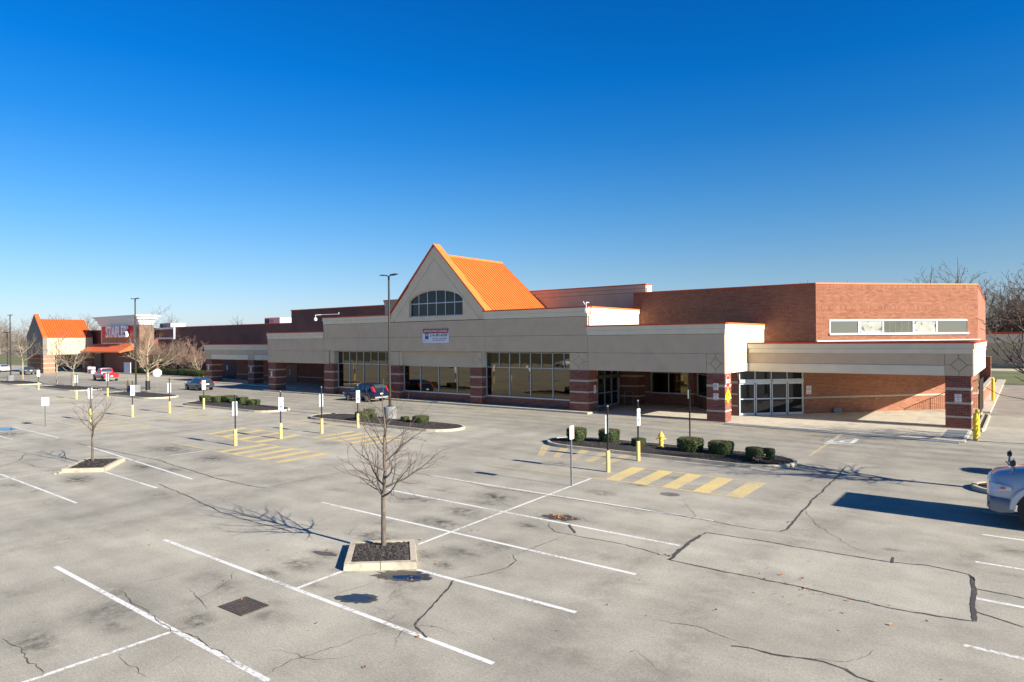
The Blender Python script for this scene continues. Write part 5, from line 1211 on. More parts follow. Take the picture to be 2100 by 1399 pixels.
def sign_post(u, v, h, face, label, bollard=True, yaw=0.0, pz=(1.62,2.40), small=True, group='accessible parking signs on yellow bollards'):
    x, y = G(u, v); T = thing('accessible_parking_sign', label, 'parking sign', (x,y,0), yaw, group); b = lambda mb, n, m, p=T, **k: mb.build(n, m, p, world=False, **k)
    if bollard: mb = MB(); mb.lathe([(.088,0),(.088,.86),(.075,.90),(.03,.91)], n=14); b(mb, 'bollard', YEL, smooth=True)
    mb = MB(); mb.box(-.028,.028,-.028,.028,.0,h-.05); b(mb, 'post', BLACK)
    mb = MB(); mb.lathe([(.03,h-.06),(.045,h-.03),(.04,h),(.015,h+.02)], n=8); b(mb, 'cap', GREYM, smooth=True)
    s = face; xf = s*.034; rows = [(pz[0],pz[1]-.20,False),(pz[1]-.185,pz[1],True)] if small else [(pz[0],pz[1],False)]
    for z0, z1, sm in rows:
        mb = MB(); mb.slabx([(-.155,z0+.02),(-.135,z0),(.135,z0),(.155,z0+.02),(.155,z1-.02),(.135,z1),(-.135,z1),(-.155,z1-.02)], xf, xf+s*.006)
        pnl = b(mb, 'sign_panel', [SIGNW if s > 0 else SIGNB] )
        if s > 0 and not sm:
            mb = MB(); z = z0+.22; mb.quad((xf+.008,-.085,z-.10),(xf+.008,.085,z-.10),(xf+.008,.085,z+.10),(xf+.008,-.085,z+.10)); mb.build('blue_square', BLUE, pnl, world=False)
            mb = MB(); icon(mb, xf+.010, 0, z-.02, .17, 1); mb.build('wheelchair_symbol', SIGNW, pnl, world=False)
            o = text('RESERVED\nPARKING', .05, mat('sign_green',(.02,.22,.10)), (0,0,0), (math.pi/2,0,math.pi/2), 0, 'lettering', pnl); o.location = (xf+.009,0,z1-.10)
        if s > 0 and sm: o = text('VAN\nACCESSIBLE', .045, MATS['sign_green'] if 'sign_green' in MATS else TXT, (0,0,0), (math.pi/2,0,math.pi/2), 0, 'lettering', pnl); o.location = (xf+.009,0,(z0+z1)/2)
    return T
sign_post(483,914,2.82,-1,'rust spotted bollard signpost with grey sign back, nearest of the middle four')
sign_post(576,900,2.76,1,'blue symbol signpost before the left brick pier, second of its row',)
sign_post(660,889,2.85,-1,'signpost with grey sign back left of the lamp bed, third of the middle row')
sign_post(734,877,2.78,1,'blue symbol signpost in front of the navy car')
sign_post(1247,968,2.80,-1,'signpost with grey sign back on a bollard, nearest the yellow access stripes')
sign_post(1309,945,2.78,1,'blue symbol signpost left of the yellow hydrant')
sign_post(186,864,2.6,-1,'signpost with grey sign back seen through the left sapling')
sign_post(272,855,2.8,1,'blue symbol signpost below the sign tower lamp post')
sign_post(348,847,2.85,-1,'slightly leaning signpost with pale sign back, right of the round road sign',yaw=.05)
sign_post(418,839,2.75,1,'blue symbol signpost in front of the dark hatchback')
sign_post(221,813.5,2.6,-1,'signpost on yellow bollard in front of the red pickup')
sign_post(157,818.5,2.6,-1,'yellow bollard signpost before the bed with the forked pale tree')
sign_post(79,799.5,2.6,1,'pale sign on a yellow bollard before the dark sedan')
# plain signs
def plain_sign(u, v, h, face, label, w=.31, ph=.46, post=GREYM, m=SIGNW, z=0, name='parking_sign', yaw=0, bord=None):
    x, y = G(u, v, z); T = thing(name, label, 'sign', (x,y,z), yaw); mb = MB(); mb.box(-.03,.03,-.018,.018,0,h); mb.build('post', post, T, world=False)
    s = face; xf = s*.034; mb = MB(); r = .03; mb.slabx([(-w/2,h-ph+r),(-w/2+r,h-ph),(w/2-r,h-ph),(w/2,h-ph+r),(w/2,h-r),(w/2-r,h),(-w/2+r,h),(-w/2,h-r)], xf, xf+s*.006)
    p = mb.build('sign_panel', m, T, world=False)
    if bord: mb = MB(); e = .012; [mb.box(xf+.006,xf+.008,a,b_,c_,d_) for a,b_,c_,d_ in ((-w/2+e,-w/2+2*e,h-ph+.03,h-.03),(w/2-2*e,w/2-e,h-ph+.03,h-.03),(-w/2+.03,w/2-.03,h-2*e,h-e),(-w/2+.03,w/2-.03,h-ph+e,h-ph+2*e))]; mb.build('border', bord, p, world=False)
    return T
t = plain_sign(1172,997,2.32,1,'plain white sign with thin red edge on a grey post, centre of the lot', bord=mat('pink_edge',(.60,.25,.22)), ph=.52)
mb = MB(); mb.box(.042,.044,-.03,.03,2.13,2.19); mb.build('arrow_mark', TXT, t, world=False)
plain_sign(93,875,1.98,1,'blank white sign on a dark green post at left', w=.44, ph=.56, post=mat('green_post',(.06,.12,.08),.6), bord=mat('pale_blue_edge',(.35,.5,.7)))
plain_sign(1415,912,2.82,-1,'dark backed sign on a tall black post above the largest bush', post=BLACK, m=mat('green_grey_back',(.10,.13,.12),.5), z=.15)
T = plain_sign(146,789.5,2.6,1,'tall thin green post in the bed by the forked pale tree', w=.05, ph=.3, post=mat('green_post2',(.05,.09,.08)))
# octagonal road sign seen from behind, leaning
x, y = G(322,808); T = thing('stop_sign', 'leaning road sign showing its pale octagonal back, beside the guarded pale tree', 'road sign', (x,y,.1), 0); mb = MB(); mb.box(-.03,.03,-.02,.02,0,2.75); 
T.rotation_euler = (0.0,-.16,.25); mb.build('post', GREYM, T, world=False)
mb = MB(); mb.slabx([(.46*math.cos(a),2.28+.46*math.sin(a)) for a in [math.pi/8+k*math.pi/4 for k in range(8)]], -.045,-.035); mb.build('sign_panel', [mat('pale_aluminium',(.72,.72,.74),.4,.03)], T, world=False)
for c_ in T.children: pass
T.rotation_euler = (0.0,-.20,math.pi*.9)
# colourful banner on the bed (orange & blue)
x, y = G(265,802,.3); T = thing('small_flag', 'crumpled orange and blue flag on the bed before the sign tower lamp post', 'flag', (x,y,.15)); 
mb = MB(); mb.add([(-.7,0,.1),(.9,.1,.0),(.9,.15,.55),(-.6,.05,.75)],[(0,1,2,3)]); mb.add([(-.7,.2,.1),(.9,.3,.0),(.9,.3,.55),(-.6,.25,.75)],[(3,2,1,0)]); mb.build('cloth', mat('flag_blue',(.03,.06,.35),.7,.3,3), T, world=False)
mb = MB(); mb.add([(-.75,.0,.65),(-.1,.05,.75),(-.35,.05,1.35),(-.6,.05,1.3)],[(0,1,2,3)]); mb.add([(-.7,-.02,-.05),(.6,-.02,-.05),(.5,-.02,.12),(-.6,-.02,.2)],[(0,1,2,3)]); mb.build('orange_tip', mat('flag_orange',(.85,.36,.03),.7,.1,3), T, world=False)

# ================================================================== hydrant
x, y = G(1356,917,.18); Hy = thing('fire_hydrant', 'yellow fire hydrant in the dark mulch between two bushes', 'fire hydrant', (x,y,.17), .6); Hy.scale = (.84,.84,.82)
hb = lambda mb, n, m=YELB: mb.build(n, m, Hy, world=False, smooth=True)
HYM = mat('hydrant_yellow',(.80,.55,.09),.45,.06,4)
mb = MB(); mb.lathe([(.19,0),(.19,.05),(.14,.06),(.125,.10),(.125,.24),(.15,.25),(.15,.29),(.13,.30),(.125,.62),(.20,.63),(.20,.68),(.17,.70)], n=16); hb(mb, 'barrel', HYM)
mb = MB(); mb.lathe([(.17,.70),(.15,.78),(.11,.86),(.05,.91),(.035,.92),(.03,.99),(.0,1.0)], n=14); hb(mb, 'bonnet', HYM)
for sx in (-1,1): mb = MB(); mb.tube((sx*.10,0,.50),(sx*.23,0,.50),.065,.06,10); mb.tube((sx*.23,0,.50),(sx*.28,0,.50),.075,.07,6); mb.tube((sx*.28,0,.50),(sx*.31,0,.50),.02,.02,5); hb(mb, 'side_outlet', HYM)
mb = MB(); mb.tube((0,-.10,.45),(0,-.22,.45),.085,.08,12); mb.tube((0,-.22,.45),(0,-.27,.45),.095,.09,8); hb(mb, 'front_outlet', HYM)

# ================================================================== yellow bollards by the right corner
for i, (x, y, h, lab) in enumerate(((-2.32,43.6,1.45,'front yellow bollard of the pair at the right brick pier'),(-2.33,45.5,1.5,'rear yellow bollard of the pair at the right brick pier'),(-2.44,69.0,2.0,'tall yellow bollard beside the side walk'))):
    mb = MB(); mb.lathe([(.115,0),(.115,h-.12),(.10,h-.04),(.06,h),(.0,h+.01)], x, y, 16); tag(mb.build('bollard', YELB, None, smooth=True), lab, 'bollard', 'yellow pipe bollards')

# ================================================================== small wall signs and cameras
def wall_sign(name, label, x, y, z, w, h, rot, lines, m=SIGNW, tm=None, cat='sign', size=.05):
    T = thing(name, label, cat, (x,y,z), rot); mb = MB(); mb.box(-w/2,w/2,-.012,0,-h/2,h/2); mb.build('plate', m, T, world=False)
    if w > .25: mb = MB(); e = .012; [mb.box(a,b,-.014,-.012,c_,d) for a,b,c_,d in ((-w/2+e,-w/2+2*e,-h/2+e,h/2-e),(w/2-2*e,w/2-e,-h/2+e,h/2-e),(-w/2+2*e,w/2-2*e,h/2-2*e,h/2-e),(-w/2+2*e,w/2-2*e,-h/2+e,-h/2+2*e))]; mb.build('border', tm or REDS, T, world=False)
    for t, zz, s in lines: o = text(t, s, tm or REDS, (0,0,0), FR, 0, 'lettering', T, 1, .001); o.location = (0,-.016,zz)
    return T
NP = [('NO',.15,.11),('PARKING',.05,.085),('ANY',-.05,.055),('TIME',-.10,.055),('FIRE LANE',-.18,.06)]
wall_sign('no_parking_sign','white and red no parking sign on the rightmost brick pier', -3.40,47.965,1.87,.36,.50,0,NP)
wall_sign('no_parking_sign','lower white and red sign on the brick pier beside the stop sign', -16.52,43.465,1.70,.34,.46,0,NP)
T = wall_sign('no_smoking_sign','upper white sign with a crossed circle on the brick pier beside the stop sign', -16.52,43.465,2.36,.34,.46,0,[('NO SMOKING',-.14,.05)])
def ring(mb, y, cz, r, w, n=20, cx=0):
    for i in range(n): a0, a1 = 6.2832*i/n, 6.2832*(i+1)/n; mb.add([(cx+q*math.cos(a), y, cz+q*math.sin(a)) for q, a in ((r,a0),(r,a1),(r-w,a1),(r-w,a0))], [(0,1,2,3)])
mb = MB(); ring(mb,-.015,.05,.11,.025); mb.box(-.09,.09,-.016,-.0145,.035,.06); mb.build('crossed_circle', TXT, T, world=False)
T = wall_sign('no_smoking_sign','small white no smoking sign on the brick wall right of the sliding doors', *(lambda p: (p[0],p[1],1.78))(DO(DL+.45,.03,0)), .42,.62, math.atan2(dv.y,dv.x),[('NO SMOKING',-.2,.055)])
mb = MB(); ring(mb,-.015,.07,.14,.025); mb.box(-.09,.09,-.016,-.0145,.05,.09); mb.build('crossed_circle', mat('pink_red',(.55,.12,.10)), T, world=False)
for x, y, z, lab in ((-91.1,48.26,2.05,'narrow white notice on the left canopy corner pier'),(-80.35,48.26,2.0,'narrow white notice on the left canopy middle pier'),(-68.1,43.46,1.95,'narrow white notice on the pier before the left block')):
    wall_sign('notice', lab, x, y, z, .34,.62,0,[('NO',.15,.1),('PARKING',.03,.07),('FIRE LANE',-.12,.06)])
wall_sign('notice','small pale notice inside the left low canopy', onY(466,760,52.95)[0],52.95,1.75,.5,.7,0,[('NO',.1,.12)], mat('pale_green_plate',(.40,.47,.45)))
wall_sign('notice','narrow white notice on the side of the pier at the middle entrance', -26.36,44.45,1.75,.34,.62,math.pi/2,[('NO',.15,.1),('PARKING',.03,.07),('FIRE LANE',-.12,.06)])
# stop sign + pedestrian diamond on the lit side of the pier (facing +X)
T = thing('stop_sign','small red stop sign on the sunlit side of the brick pier','stop sign',(-15.87,43.95,2.70),math.pi/2)
P8 = lambda r: [(r*math.cos(a), r*math.sin(a)) for a in [math.pi/8+k*math.pi/4 for k in range(8)]]
mb = MB(); mb.slab(P8(.42), -.012,0); mb.build('plate', SIGNW, T, world=False); mb = MB(); mb.slab(P8(.395), -.016,-.012); mb.build('red_field', REDS, T, world=False)
o = text('STOP', .36, SIGNW, (0,0,0), FR, 0, 'lettering', T, .92, .012); o.location = (0,-.019,0)
T = thing('pedestrian_sign','yellow diamond pedestrian sign below the stop sign','warning sign',(-15.87,43.95,1.74),math.pi/2)
mb = MB(); mb.slab([(-.52,0),(0,-.52),(.52,0),(0,.52)], -.012,0); mb.build('plate', mat('sign_yellow',(.85,.60,.01),.5), T, world=False)
mb = MB(); ring(mb,-.014,0,0,0) if False else None
q = [(.0,.24,.05)]; mb.slab([(.05*math.cos(a),.22+.05*math.sin(a)) for a in [k*6.283/8 for k in range(8)]],-.016,-.013)
for P in ([(-.05,.15),(.05,.15),(.045,-.05),(-.045,-.05)],[(-.045,-.04),(0,-.04),(-.07,-.27),(-.12,-.26)],[(0,-.04),(.045,-.04),(.13,-.25),(.08,-.27)],[(.04,.14),(.14,.0),(.11,-.02),(.03,.08)],[(-.04,.14),(-.14,.02),(-.11,0),(-.03,.08)]): mb.slab(P,-.016,-.013)
mb.build('walking_figure', TXT, T, world=False)
# banner
bx0, bx1 = onY(866.8,690,43.46)[0], onY(920.4,690,43.46)[0]; bz0, bz1 = 5.37, 6.62; bcx = (bx0+bx1)/2; bw = bx1-bx0
Bn = thing('banner', 'white banner with red header advertising the vacant space, under the arched window', 'banner', (bcx,43.47,(bz0+bz1)/2)); hh = (bz1-bz0)/2
mb = MB(); mb.box(-bw/2,bw/2,-.02,0,-hh,hh); mb.build('sheet', mat('banner_white',(.74,.76,.82),.6,.02), Bn, world=False)
MAR = mat('banner_maroon',(.36,.025,.035),.6,.02)
mb = MB(); mb.slab([(-bw/2,hh),(bw/2,hh),(bw/2-.08,hh-.40),(-bw/2+.08,hh-.40)], -.026,-.02); mb.build('header', MAR, Bn, world=False)
def bt(s, size, m, x, z, w, name='lettering', al='CENTER'):
    o = text(s, size, m, (0,0,0), FR, 0, name, Bn, 1, .004); o.location = (x,-.030,z); bpy.context.view_layer.update(); o.scale = (w/max(.01,o.dimensions.x),1,1)
bt('ANCHOR SPACE AVAILABLE', .30, SIGNW, 0, hh-.20, bw-.32); bt('216-381-8200', .34, TXT, .38, .05, 2.15)
GT = mat('print_grey',(.12,.13,.20),.6)
for zz, ws in ((-.22,(.36,.26,.04,.42,.46)),(-.39,(.30,.86,.30))):
    x = -.40
    for w in ws:
        mb = MB(); mb.box(x,x+w,-.024,-.02,zz-.03,zz+.03); mb.build('small_print', GT, Bn, world=False); x += w+.07
mb = MB(); mb.box(-1.30,-.88,-.024,-.02,-.30,.24); mb.build('logo_block', mat('logo_blue',(.01,.10,.30),.6), Bn, world=False)
mb = MB(); mb.slab([(-1.09+.12*math.cos(a),.08+.12*math.sin(a)) for a in [k*6.283/12 for k in range(12)]],-.028,-.024); mb.build('logo_disc', mat('logo_pale',(.45,.55,.62)), Bn, world=False)
o = text('C', .22, MATS['logo_blue'], (0,0,0), FR, 0, 'lettering', Bn); o.location = (-1.42,-.03,-.45); mb = MB(); mb.box(-1.3,-.8,-.024,-.02,-.47,-.44); mb.build('small_print', mat('print_pale',(.4,.45,.52)), Bn, world=False)
# dome cameras
def domecam(x, y, z, label, back):
    T = thing('security_camera', label, 'security camera', (x,y,z)); mb = MB(); mb.lathe([(.0,-.24),(.12,-.2),(.17,-.1),(.17,.05),(.10,.12)], n=12); mb.build('dome', WFRAME, T, world=False, smooth=True)
    mb = MB(); P = back
    for a, b in zip(P, P[1:]): mb.tube(a, b, .026, n=6)
    mb.build('arm', WFRAME, T, world=False)
domecam(-59.5,43.2,7.95,'white dome camera on a long pipe arm at the left end of the tall front',[(0,0,.1),(0,0,.40),(.3,.5,.45),(2.6,1.0,.45),(2.6,1.0,.65)])
domecam(-26.25,43.1,7.75,'white dome camera at the right corner of the tall front',[(0,0,.1),(0,0,.6),(0,.4,.6),(-.35,.4,.45),(-.5,.4,.7)])
# utility box and spout on the recess wall
bx = (lambda p: p)(DO(DL+2.6,.15,.2)); tag((lambda mb: (mb.box(bx[0]-.22,bx[0]+.22,bx[1]-.15,bx[1]+.15,.08,.42), mb.build('utility_box', GREYM, None))[1])(MB()), 'small grey utility box at the foot of the right recess wall', 'box')
bx = DO(DL+5.6,.1,1.25); mb = MB(); mb.tube((bx[0],bx[1],1.1),(bx[0]+.1,bx[1]-.1,1.1),.06); tag(mb.build('wall_spout', GREYM), 'small steel spout on the stone band of the recess wall', 'spout')

# YIELD painted on the road near the entrance
o = text('YIELD', 1.0, WHITE_P, (0,0,0), (0,0,0), 0, 'road_lettering', LOT, 1, .02)
cx1, cy1 = G(1731,905); o.location = (cx1,cy1,.012); o.rotation_euler = (0,0,math.pi/2); bpy.context.view_layer.update()
o.scale = (2.9/max(.1,o.dimensions.x), 1.75, 1)

# ================================================================== vehicles
def car(loc, rz, label, paint, prof, L, Wd, glass_rng, kind='car', cat='car', wheels=(.30,.80), wr=.33, lights=True, bed=None, rails=False, group=None):
    """prof: list of (t along length from rear 0 to front 1, z_bottom, z_belt, z_top, halfwidth factor belt, halfwidth factor top)"""
    T = thing(kind, label, cat, (loc[0],loc[1],0), rz, group); PM = paint
    def ringp(t):
        ks = [p[0] for p in prof]; return [float(np.interp(t, ks, [p[i] for p in prof])) for i in range(1,6)]
    ts = sorted(set([p[0] for p in prof]+[i/36 for i in range(37)])); mb = MB(); V = []; R = []
    for t in ts:
        zb, zs, zt, wb_, wt = ringp(t); x = (t-.5)*L; hw = Wd/2
        half = [(hw*wb_*.86,zb),(hw*wb_*.97,zb+.10),(hw*wb_,(zb+zs)/2+.05),(hw*wb_*.975,zs-.05),(hw*wb_*.93,zs),(hw*wt,max(zs+.004,zt-.05)),(hw*wt*.75,zt),(0,zt+.015)]
        R.append([(x,-a,z) for a,z in half]+[(x,a,z) for a,z in half[::-1][1:]])
    n = len(R[0])
    for r in R: V += r
    F = [(i*n+j,i*n+j+1,(i+1)*n+j+1,(i+1)*n+j) for i in range(len(R)-1) for j in range(n-1)]
    F += [tuple(range(n)), tuple(range((len(R)-1)*n,len(R)*n))[::-1]]
    mb.add(V, F); body = mb.build('body', PM, T, world=False, smooth=True)
    CG = MATS.get('car_glass') or mat('car_glass',(.035,.055,.06),.04,.05,spec=1.0)  # base colour lightened to suggest reflections in the car glass
    def surf(t, f, side, o):                              # point on the side glass
        zb, zs, zt, wb_, wt = ringp(t); hw = Wd/2; a = (hw*wb_*.93, zs); b = (hw*wt, max(zs+.004,zt-.05)); y = a[0]+(b[0]-a[0])*f; z = a[1]+(b[1]-a[1])*f; return ((t-.5)*L, side*(y+o), z+o*.4)
    for (t0, t1) in glass_rng['side']:
        for sd in (-1,1):
            mb = MB(); m = 5; P = []
            for k in range(m+1): t = t0+(t1-t0)*k/m; P.append((surf(t,.08,sd,.014), surf(t,.86,sd,.014)))
            for k in range(m): mb.quad(P[k][0],P[k+1][0],P[k+1][1],P[k][1])
            mb.build('side_window', CG, T, world=False)
    for (t0, t1, nm) in glass_rng['end']:
        mb = MB(); m = 4; P = []
        for k in range(m+1):
            t = t0+(t1-t0)*k/m; zb, zs, zt, wb_, wt = ringp(t); hw = Wd/2*wt*.90; P.append((((t-.5)*L,-hw,zt+.022),((t-.5)*L,hw,zt+.022)))
        for k in range(m): mb.quad(P[k][0],P[k+1][0],P[k+1][1],P[k][1])
        mb.build(nm, CG, T, world=False)
    TY = mat('tyre_rubber',(.018,.018,.018),.8,.1); RM = mat('alloy_rim',(.45,.46,.48),.3,.03,metal=.6)
    for t in wheels:
        for sd in (-1,1):
            x = (t-.5)*L; y = sd*(Wd/2-.10); ar = MB(); ar.tube((x,y-.02*sd,wr*1.02),(x,sd*(Wd/2+.004),wr*1.02),wr*1.16,n=20); ar.build('wheel_arch', BLACK, T, world=False)
            w_ = MB(); w_.tube((x,y-.08*sd,wr),(x,sd*(Wd/2+.02),wr),wr,n=22); wo = w_.build('wheel', TY, T, world=False, smooth=True)
            q = MB(); q.tube((x,sd*(Wd/2+.015),wr),(x,sd*(Wd/2+.026),wr),wr*.64,n=16); q.build('rim', mat('rim_shadow',(.05,.05,.055),.5), wo, world=False)
            q = MB()
            for k in range(5):
                a = k*6.283/5+.3; d = Vector((math.cos(a),0,math.sin(a))); e = Vector((-math.sin(a),0,math.cos(a)))*.035; c_ = Vector((x,sd*(Wd/2+.032),wr)); q.quad(tuple(c_-e),tuple(c_+d*wr*.62-e*1.4),tuple(c_+d*wr*.62+e*1.4),tuple(c_+e))
            q.build('spokes', RM, wo, world=False)
    if lights:
        zb, zs, zt, wb_, wt = ringp(0.02)
        for sd in (-1,1):
            q = MB(); y0, y1 = sd*Wd/2*wb_*.99, sd*Wd/2*.79; zl = lights[0]; zh = lights[1]
            q.add([(-.5*L-.01,y0*.97,zl),(-.5*L-.02,y1,zl),(-.5*L+lights[2],y1,zh),(-.5*L+lights[2],y0*.93,zh),(-.5*L+.28,y0*1.012,zl+.05),(-.5*L+.24+lights[2],y0*.985,zh)],[(0,1,2,3),(0,3,5,4)]); q.build('tail_light', mat('tail_lens',(.65,.02,.02),.2,.05), T, world=False)
            q = MB(); q.box(.5*L-.22,.5*L+.005,sd*Wd/2*.6,sd*Wd/2*.88,.62,.76); q.build('headlight', mat('head_lens',(.6,.62,.65),.1,.02), T, world=False)
            q = MB(); q.box(L*.12,L*.12+.14,sd*(Wd/2-.02),sd*(Wd/2+.17),zs-.0+.02,zs+.15); q.build('mirror', PM, T, world=False)
        q = MB(); q.box(-.5*L-.03,-.5*L+.1,-Wd*.42,Wd*.42,.36,.50); q.build('bumper', lights[3], T, world=False)
        q = MB(); q.box(-.5*L-.035,-.5*L-.02,-.16,.16,.70,.82); q.build('licence_plate', SIGNW, T, world=False)
    if rails:
        for sd in (-1,1): q = MB(); q.tube((-L*.28,sd*Wd*.34,rails),(L*.12,sd*Wd*.34,rails),.02,n=5); q.tube((-L*.25,sd*Wd*.34,rails-.06),(-L*.25,sd*Wd*.34,rails),.02,n=5); q.tube((L*.1,sd*Wd*.34,rails-.06),(L*.1,sd*Wd*.34,rails),.02,n=5); q.build('roof_rail', BLACK, T, world=False)
    return T
def paint(name, c, r=.25): return mat(name, c, r, .02, 1, coat=.8, spec=.6)
NAVY = mat('navy_paint', (.008,.013,.034), .3, .02, 1, coat=.45, spec=.5); DKG = paint('charcoal_paint',(.03,.036,.045)); RED_P = paint('red_paint',(.55,.012,.015)); WH = paint('white_paint',(.70,.70,.70)); SLV = paint('dark_sedan_paint',(.05,.055,.065))
suv = [(0,.42,.98,1.0,.90,.80),(.015,.38,1.0,1.10,.95,.82),(.05,.35,1.02,1.38,.98,.75),(.09,.33,1.02,1.55,.99,.70),(.15,.3,1.02,1.64,1,.68),(.26,.29,1.01,1.69,1,.69),(.40,.28,.99,1.70,1,.70),(.50,.28,.97,1.66,1,.69),(.58,.28,.96,1.53,1,.69),(.66,.28,.955,1.26,1,.72),(.73,.28,.95,1.02,.995,.74),(.80,.3,.93,.99,.98,.72),(.93,.32,.84,.88,.95,.68),(1,.40,.60,.70,.80,.62)]
x, y = G(777,827); 
yc = y+.9; car((-49.35+.1,41.2), math.pi, 'dark navy compact crossover driving before the windows left of the lamp post', NAVY, suv, 4.55, 1.84, dict(side=[(.17,.30),(.32,.44),(.46,.64)], end=[(.035,.095,'rear_window'),(.58,.70,'windscreen')]), cat='car', wr=.34, wheels=(.215,.79), lights=(.95,1.42,.30,mat('silver_trim',(.30,.31,.33),.35,.02)))
hat = [(0,.40,.88,.92,.88,.78),(.02,.36,.90,1.0,.94,.80),(.13,.32,.93,1.36,.99,.68),(.22,.28,.93,1.44,1,.66),(.42,.26,.91,1.47,1,.67),(.54,.26,.89,1.42,1,.66),(.70,.26,.88,.95,.99,.72),(.8,.28,.86,.92,.98,.70),(.93,.30,.76,.80,.94,.66),(1,.36,.55,.62,.78,.6)]
car((-77.3,39.8), math.pi-.06, 'charcoal hatchback with a roof rack parked before the left low canopy', DKG, hat, 4.45, 1.76, dict(side=[(.17,.29),(.31,.44),(.46,.63)], end=[(.035,.12,'rear_window'),(.56,.68,'windscreen')]), wr=.32, wheels=(.20,.80), lights=(.85,1.05,.05,DKG), rails=1.55)
pick = [(0,.55,1.12,1.14,.94,.9),(.01,.5,1.15,1.16,.97,.9),(.37,.42,1.17,1.18,1,.9),(.375,.42,1.17,1.20,1,.80),(.40,.42,1.17,1.86,1,.72),(.46,.4,1.17,1.90,1,.72),(.60,.4,1.15,1.88,1,.71),(.74,.4,1.13,1.22,1,.76),(.82,.42,1.10,1.16,.99,.74),(.96,.45,1.02,1.06,.95,.7),(1,.5,.75,.85,.85,.66)]
pk = car((-109.2,42.0), math.pi-.10, 'bright red pickup truck driving away before the sign tower', RED_P, pick, 5.9, 2.02, dict(side=[(.42,.52),(.54,.66)], end=[(.378,.398,'rear_window'),(.62,.72,'windscreen')]), kind='pickup_truck', cat='truck', wr=.40, wheels=(.19,.82), lights=(.85,1.12,.02,mat('chrome_bumper',(.5,.5,.52),.2,.02,metal=.8)))
mb = MB(); mb.box(-2.75,-.85,-.82,.82,1.17,1.185); mb.build('truck_bed', BLACK, pk, world=False)
sed = [(0,.40,.92,.96,.90,.78),(.03,.36,.96,1.00,.95,.8),(.14,.32,.97,1.05,.99,.72),(.27,.28,.95,1.40,1,.66),(.42,.26,.93,1.46,1,.66),(.54,.26,.91,1.42,1,.66),(.72,.26,.90,.96,.99,.72),(.8,.28,.88,.93,.98,.70),(.94,.30,.78,.82,.94,.66),(1,.36,.55,.64,.78,.6)]
GR = dict(side=[(.20,.31),(.33,.44),(.46,.65)], end=[(.15,.26,'rear_window'),(.56,.70,'windscreen')])
car((-144.3,42.6), math.pi-.1, 'dark sedan driving away under the pavilion corner', SLV, sed, 4.8, 1.84, GR, wr=.33, wheels=(.20,.80), lights=(.78,.95,.02,SLV))
car((-163.0,43.9), math.pi-.1, 'white sedan at the left edge of the photo', WH, sed, 4.8, 1.84, GR, wr=.33, wheels=(.20,.80), lights=(.78,.95,.02,WH))
car((-176,64.0), .4, 'dark car passing behind the pavilion gable', DKG, hat, 4.5, 1.8, dict(side=[(.17,.29),(.31,.44),(.46,.63)], end=[(.035,.12,'rear_window'),(.56,.68,'windscreen')]), lights=(.85,1.05,.05,DKG))
car((-92,-14.0), 1.2, 'white car behind the camera, mirrored in the left shop windows', WH, suv, 4.6, 1.86, dict(side=[(.17,.30),(.32,.44),(.46,.64)], end=[(.035,.095,'rear_window'),(.58,.70,'windscreen')]), lights=(.95,1.42,.30,WH))

for i, (x, y, m_, lab) in enumerate([(-60,-24,DKG,'dark car parked behind the camera, mirrored in the shop glass'),(-74,-26,WH,'white hatchback parked behind the camera near the verge'),(-38,-22,RED_P,'red car parked behind the camera near the verge')]):
    car((x,y), 1.57, lab, m_, hat, 4.4, 1.78, dict(side=[(.17,.29),(.31,.44),(.46,.63)], end=[(.035,.12,'rear_window'),(.56,.68,'windscreen')]), lights=(.85,1.05,.05,m_))
for k in range(14): strip('painted_line', WHITE_P, (-100+k*2.75*2,-31), (-100+k*2.75*2,-20), .12, .008)
# big silver conventional truck at the right edge
TK = thing('delivery_truck', 'large silver blue hooded truck entering at the right edge with hood mirror', 'truck', (-1.0,25.45,0))
TP = paint('silver_blue_paint',(.46,.50,.54),.25)
def loft(mb, sts, n2=7):
    V = []; 
    for x, hw, z0, z1, rr in sts:
        P = [(x,-hw,z0),(x,-hw*1.02,z0+(z1-z0)*.45),(x,-hw,z1-rr),(x,-hw+rr*.45,z1-rr*.3),(x,-hw+rr*1.1,z1),(x,-hw*.3,z1+.03),(x,0,z1+.04)]
        V.append(P+[(a,-b,c_) for a,b,c_ in P[::-1][1:]])
    n = len(V[0]); W_ = [p for r in V for p in r]
    mb.add(W_, [(i*n+j,i*n+j+1,(i+1)*n+j+1,(i+1)*n+j) for i in range(len(V)-1) for j in range(n-1)]+[tuple(range(n)), tuple(range((len(V)-1)*n,len(V)*n))[::-1]])
tb = lambda mb, n, m, p=None, **k: mb.build(n, m, p or TK, world=False, **k)
mb = MB(); loft(mb, [(.0,.72,.80,1.30,.15),(.06,.86,.72,1.42,.22),(.22,.98,.72,1.50,.28),(.7,1.06,.75,1.62,.32),(1.5,1.10,.8,1.78,.34),(1.9,1.12,.8,1.86,.34)]); tb(mb, 'hood', TP, smooth=True)
mb = MB(); loft(mb, [(-.04,.80,.50,.80,.08),(.05,1.02,.44,.84,.1),(.28,1.14,.42,.84,.1),(.62,1.18,.48,.82,.1)]); tb(mb, 'bumper', mat('grey_bumper',(.20,.21,.22),.35,.05), smooth=True)
mb = MB(); mb.box(.03,.28,-.58,-.30,.55,.68) if False else mb.tube((.10,-.93,.64),(.02,-.90,.64),.07,n=10); tb(mb, 'fog_lamp', BLACK)
CHR = mat('chrome',(.75,.76,.78),.08,.02,metal=1.0)
mb = MB(); mb.box(-.045,.02,-.62,.62,.86,1.30); gl_ = tb(mb, 'grille', CHR)
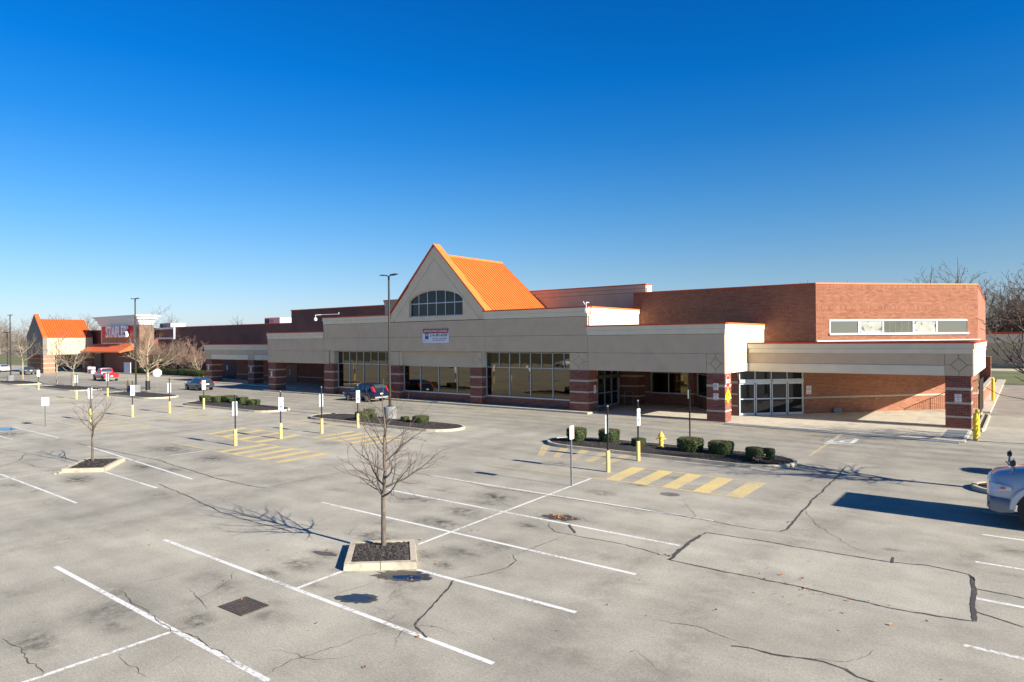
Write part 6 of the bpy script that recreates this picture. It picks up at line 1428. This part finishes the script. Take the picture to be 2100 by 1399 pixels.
for k in range(5): mb = MB(); mb.box(-.052,-.045,-.56,.56,.90+k*.08,.94+k*.08); tb(mb, 'grille_slot', BLACK, gl_)
for sd in (-1,1):
    mb = MB(); mb.add([(.07,sd*.72,1.05),(.10,sd*.90,1.00),(.62,sd*1.085,1.10),(.60,sd*1.08,1.20),(.22,sd*1.0,1.26),(.08,sd*.78,1.24)],[(0,1,2,3,4,5)] if sd < 0 else [(5,4,3,2,1,0)])
    for i, p in enumerate(mb.v): mb.v[i] = (p[0]-.05, p[1]*1.075, p[2])
    hl = tb(mb, 'headlight', mat('truck_lens',(.62,.66,.72),.06,.1,8,spec=.9)); mb = MB(); mb.box(.30,.40,sd*1.12-.01,sd*1.12+.01,1.11,1.18); tb(mb, 'marker_lens', mat('amber_lens',(.55,.10,.03),.3), hl)
    mb = MB(); mb.tube((1.25,sd*.98,.56),(1.25,sd*1.22,.56),.56,n=26); wl_ = tb(mb, 'wheel', MATS['tyre_rubber'], smooth=True); mb = MB(); mb.tube((1.25,sd*1.21,.56),(1.25,sd*1.235,.56),.30,n=16); tb(mb, 'rim', MATS['alloy_rim'], wl_)
    mb = MB()
    for k in range(12):
        a0, a1 = math.pi*k/12, math.pi*(k+1)/12
        for r0, r1 in ((.60,.74),): mb.add([(1.25+r*math.cos(a), sd*y_, .56+r*math.sin(a)) for r, a, y_ in ((r0,a0,1.22),(r0,a1,1.22),(r1,a1,1.22),(r1,a0,1.22))]+[(1.25+r*math.cos(a), sd*y_, .56+r*math.sin(a)) for r, a, y_ in ((r1,a0,1.22),(r1,a1,1.22),(r1+.08,a1,.95),(r1+.08,a0,.95))],[(0,1,2,3),(4,5,6,7)])
    tb(mb, 'fender', TP)
# hood mirrors
for sd, x_ in ((1,.50),(-1,.62)):
    mb = MB(); mb.tube((x_,sd*.86,1.50),(x_-.12,sd*1.0,1.62),.018,n=6); mb.tube((x_,sd*.62,1.56),(x_-.02,sd*.86,1.84),.018,n=6); mb.tube((x_-.05,sd*.92,1.60),(x_+.0,sd*.92,2.0),.02,n=6); mm = tb(mb, 'mirror_arm', GREYM)
    mb = MB(); mb.lathe([(.02,1.78),(.06,1.80),(.065,1.87),(.06,1.94),(.02,1.96)], x_-.02, sd*.93, 10); tb(mb, 'mirror', BLACK, mm, smooth=True)
mb = MB(); mb.add([(1.9,-1.12,.6),(1.9,1.12,.6),(1.9,1.12,1.85),(1.9,-1.12,1.85),(2.5,-1.05,2.75),(2.5,1.05,2.75),(3.05,-1.12,.6),(3.05,1.12,.6),(3.05,-1.05,2.75),(3.05,1.05,2.75)],
  [(0,3,2,1),(3,4,5,2),(4,8,9,5),(0,6,8,4,3),(1,2,5,9,7),(6,7,9,8)]); tb(mb, 'cab', TP)
mb = MB(); mb.quad((1.95,-1.0,1.93),(1.95,1.0,1.93),(2.47,.95,2.70),(2.47,-.95,2.70)); tb(mb, 'windscreen', MATS['car_glass'])
mb = MB(); mb.box(3.2,10.4,-1.22,1.22,.95,3.62); tb(mb, 'cargo_box', WST)
mb = MB(); mb.box(.3,10.3,-.45,.45,.55,.80); tb(mb, 'chassis', BLACK)
for sd in (-1,1): mb = MB(); mb.tube((8.2,sd*.95,.5),(8.2,sd*1.2,.5),.5,n=20); tb(mb, 'wheel', MATS['tyre_rubber'])
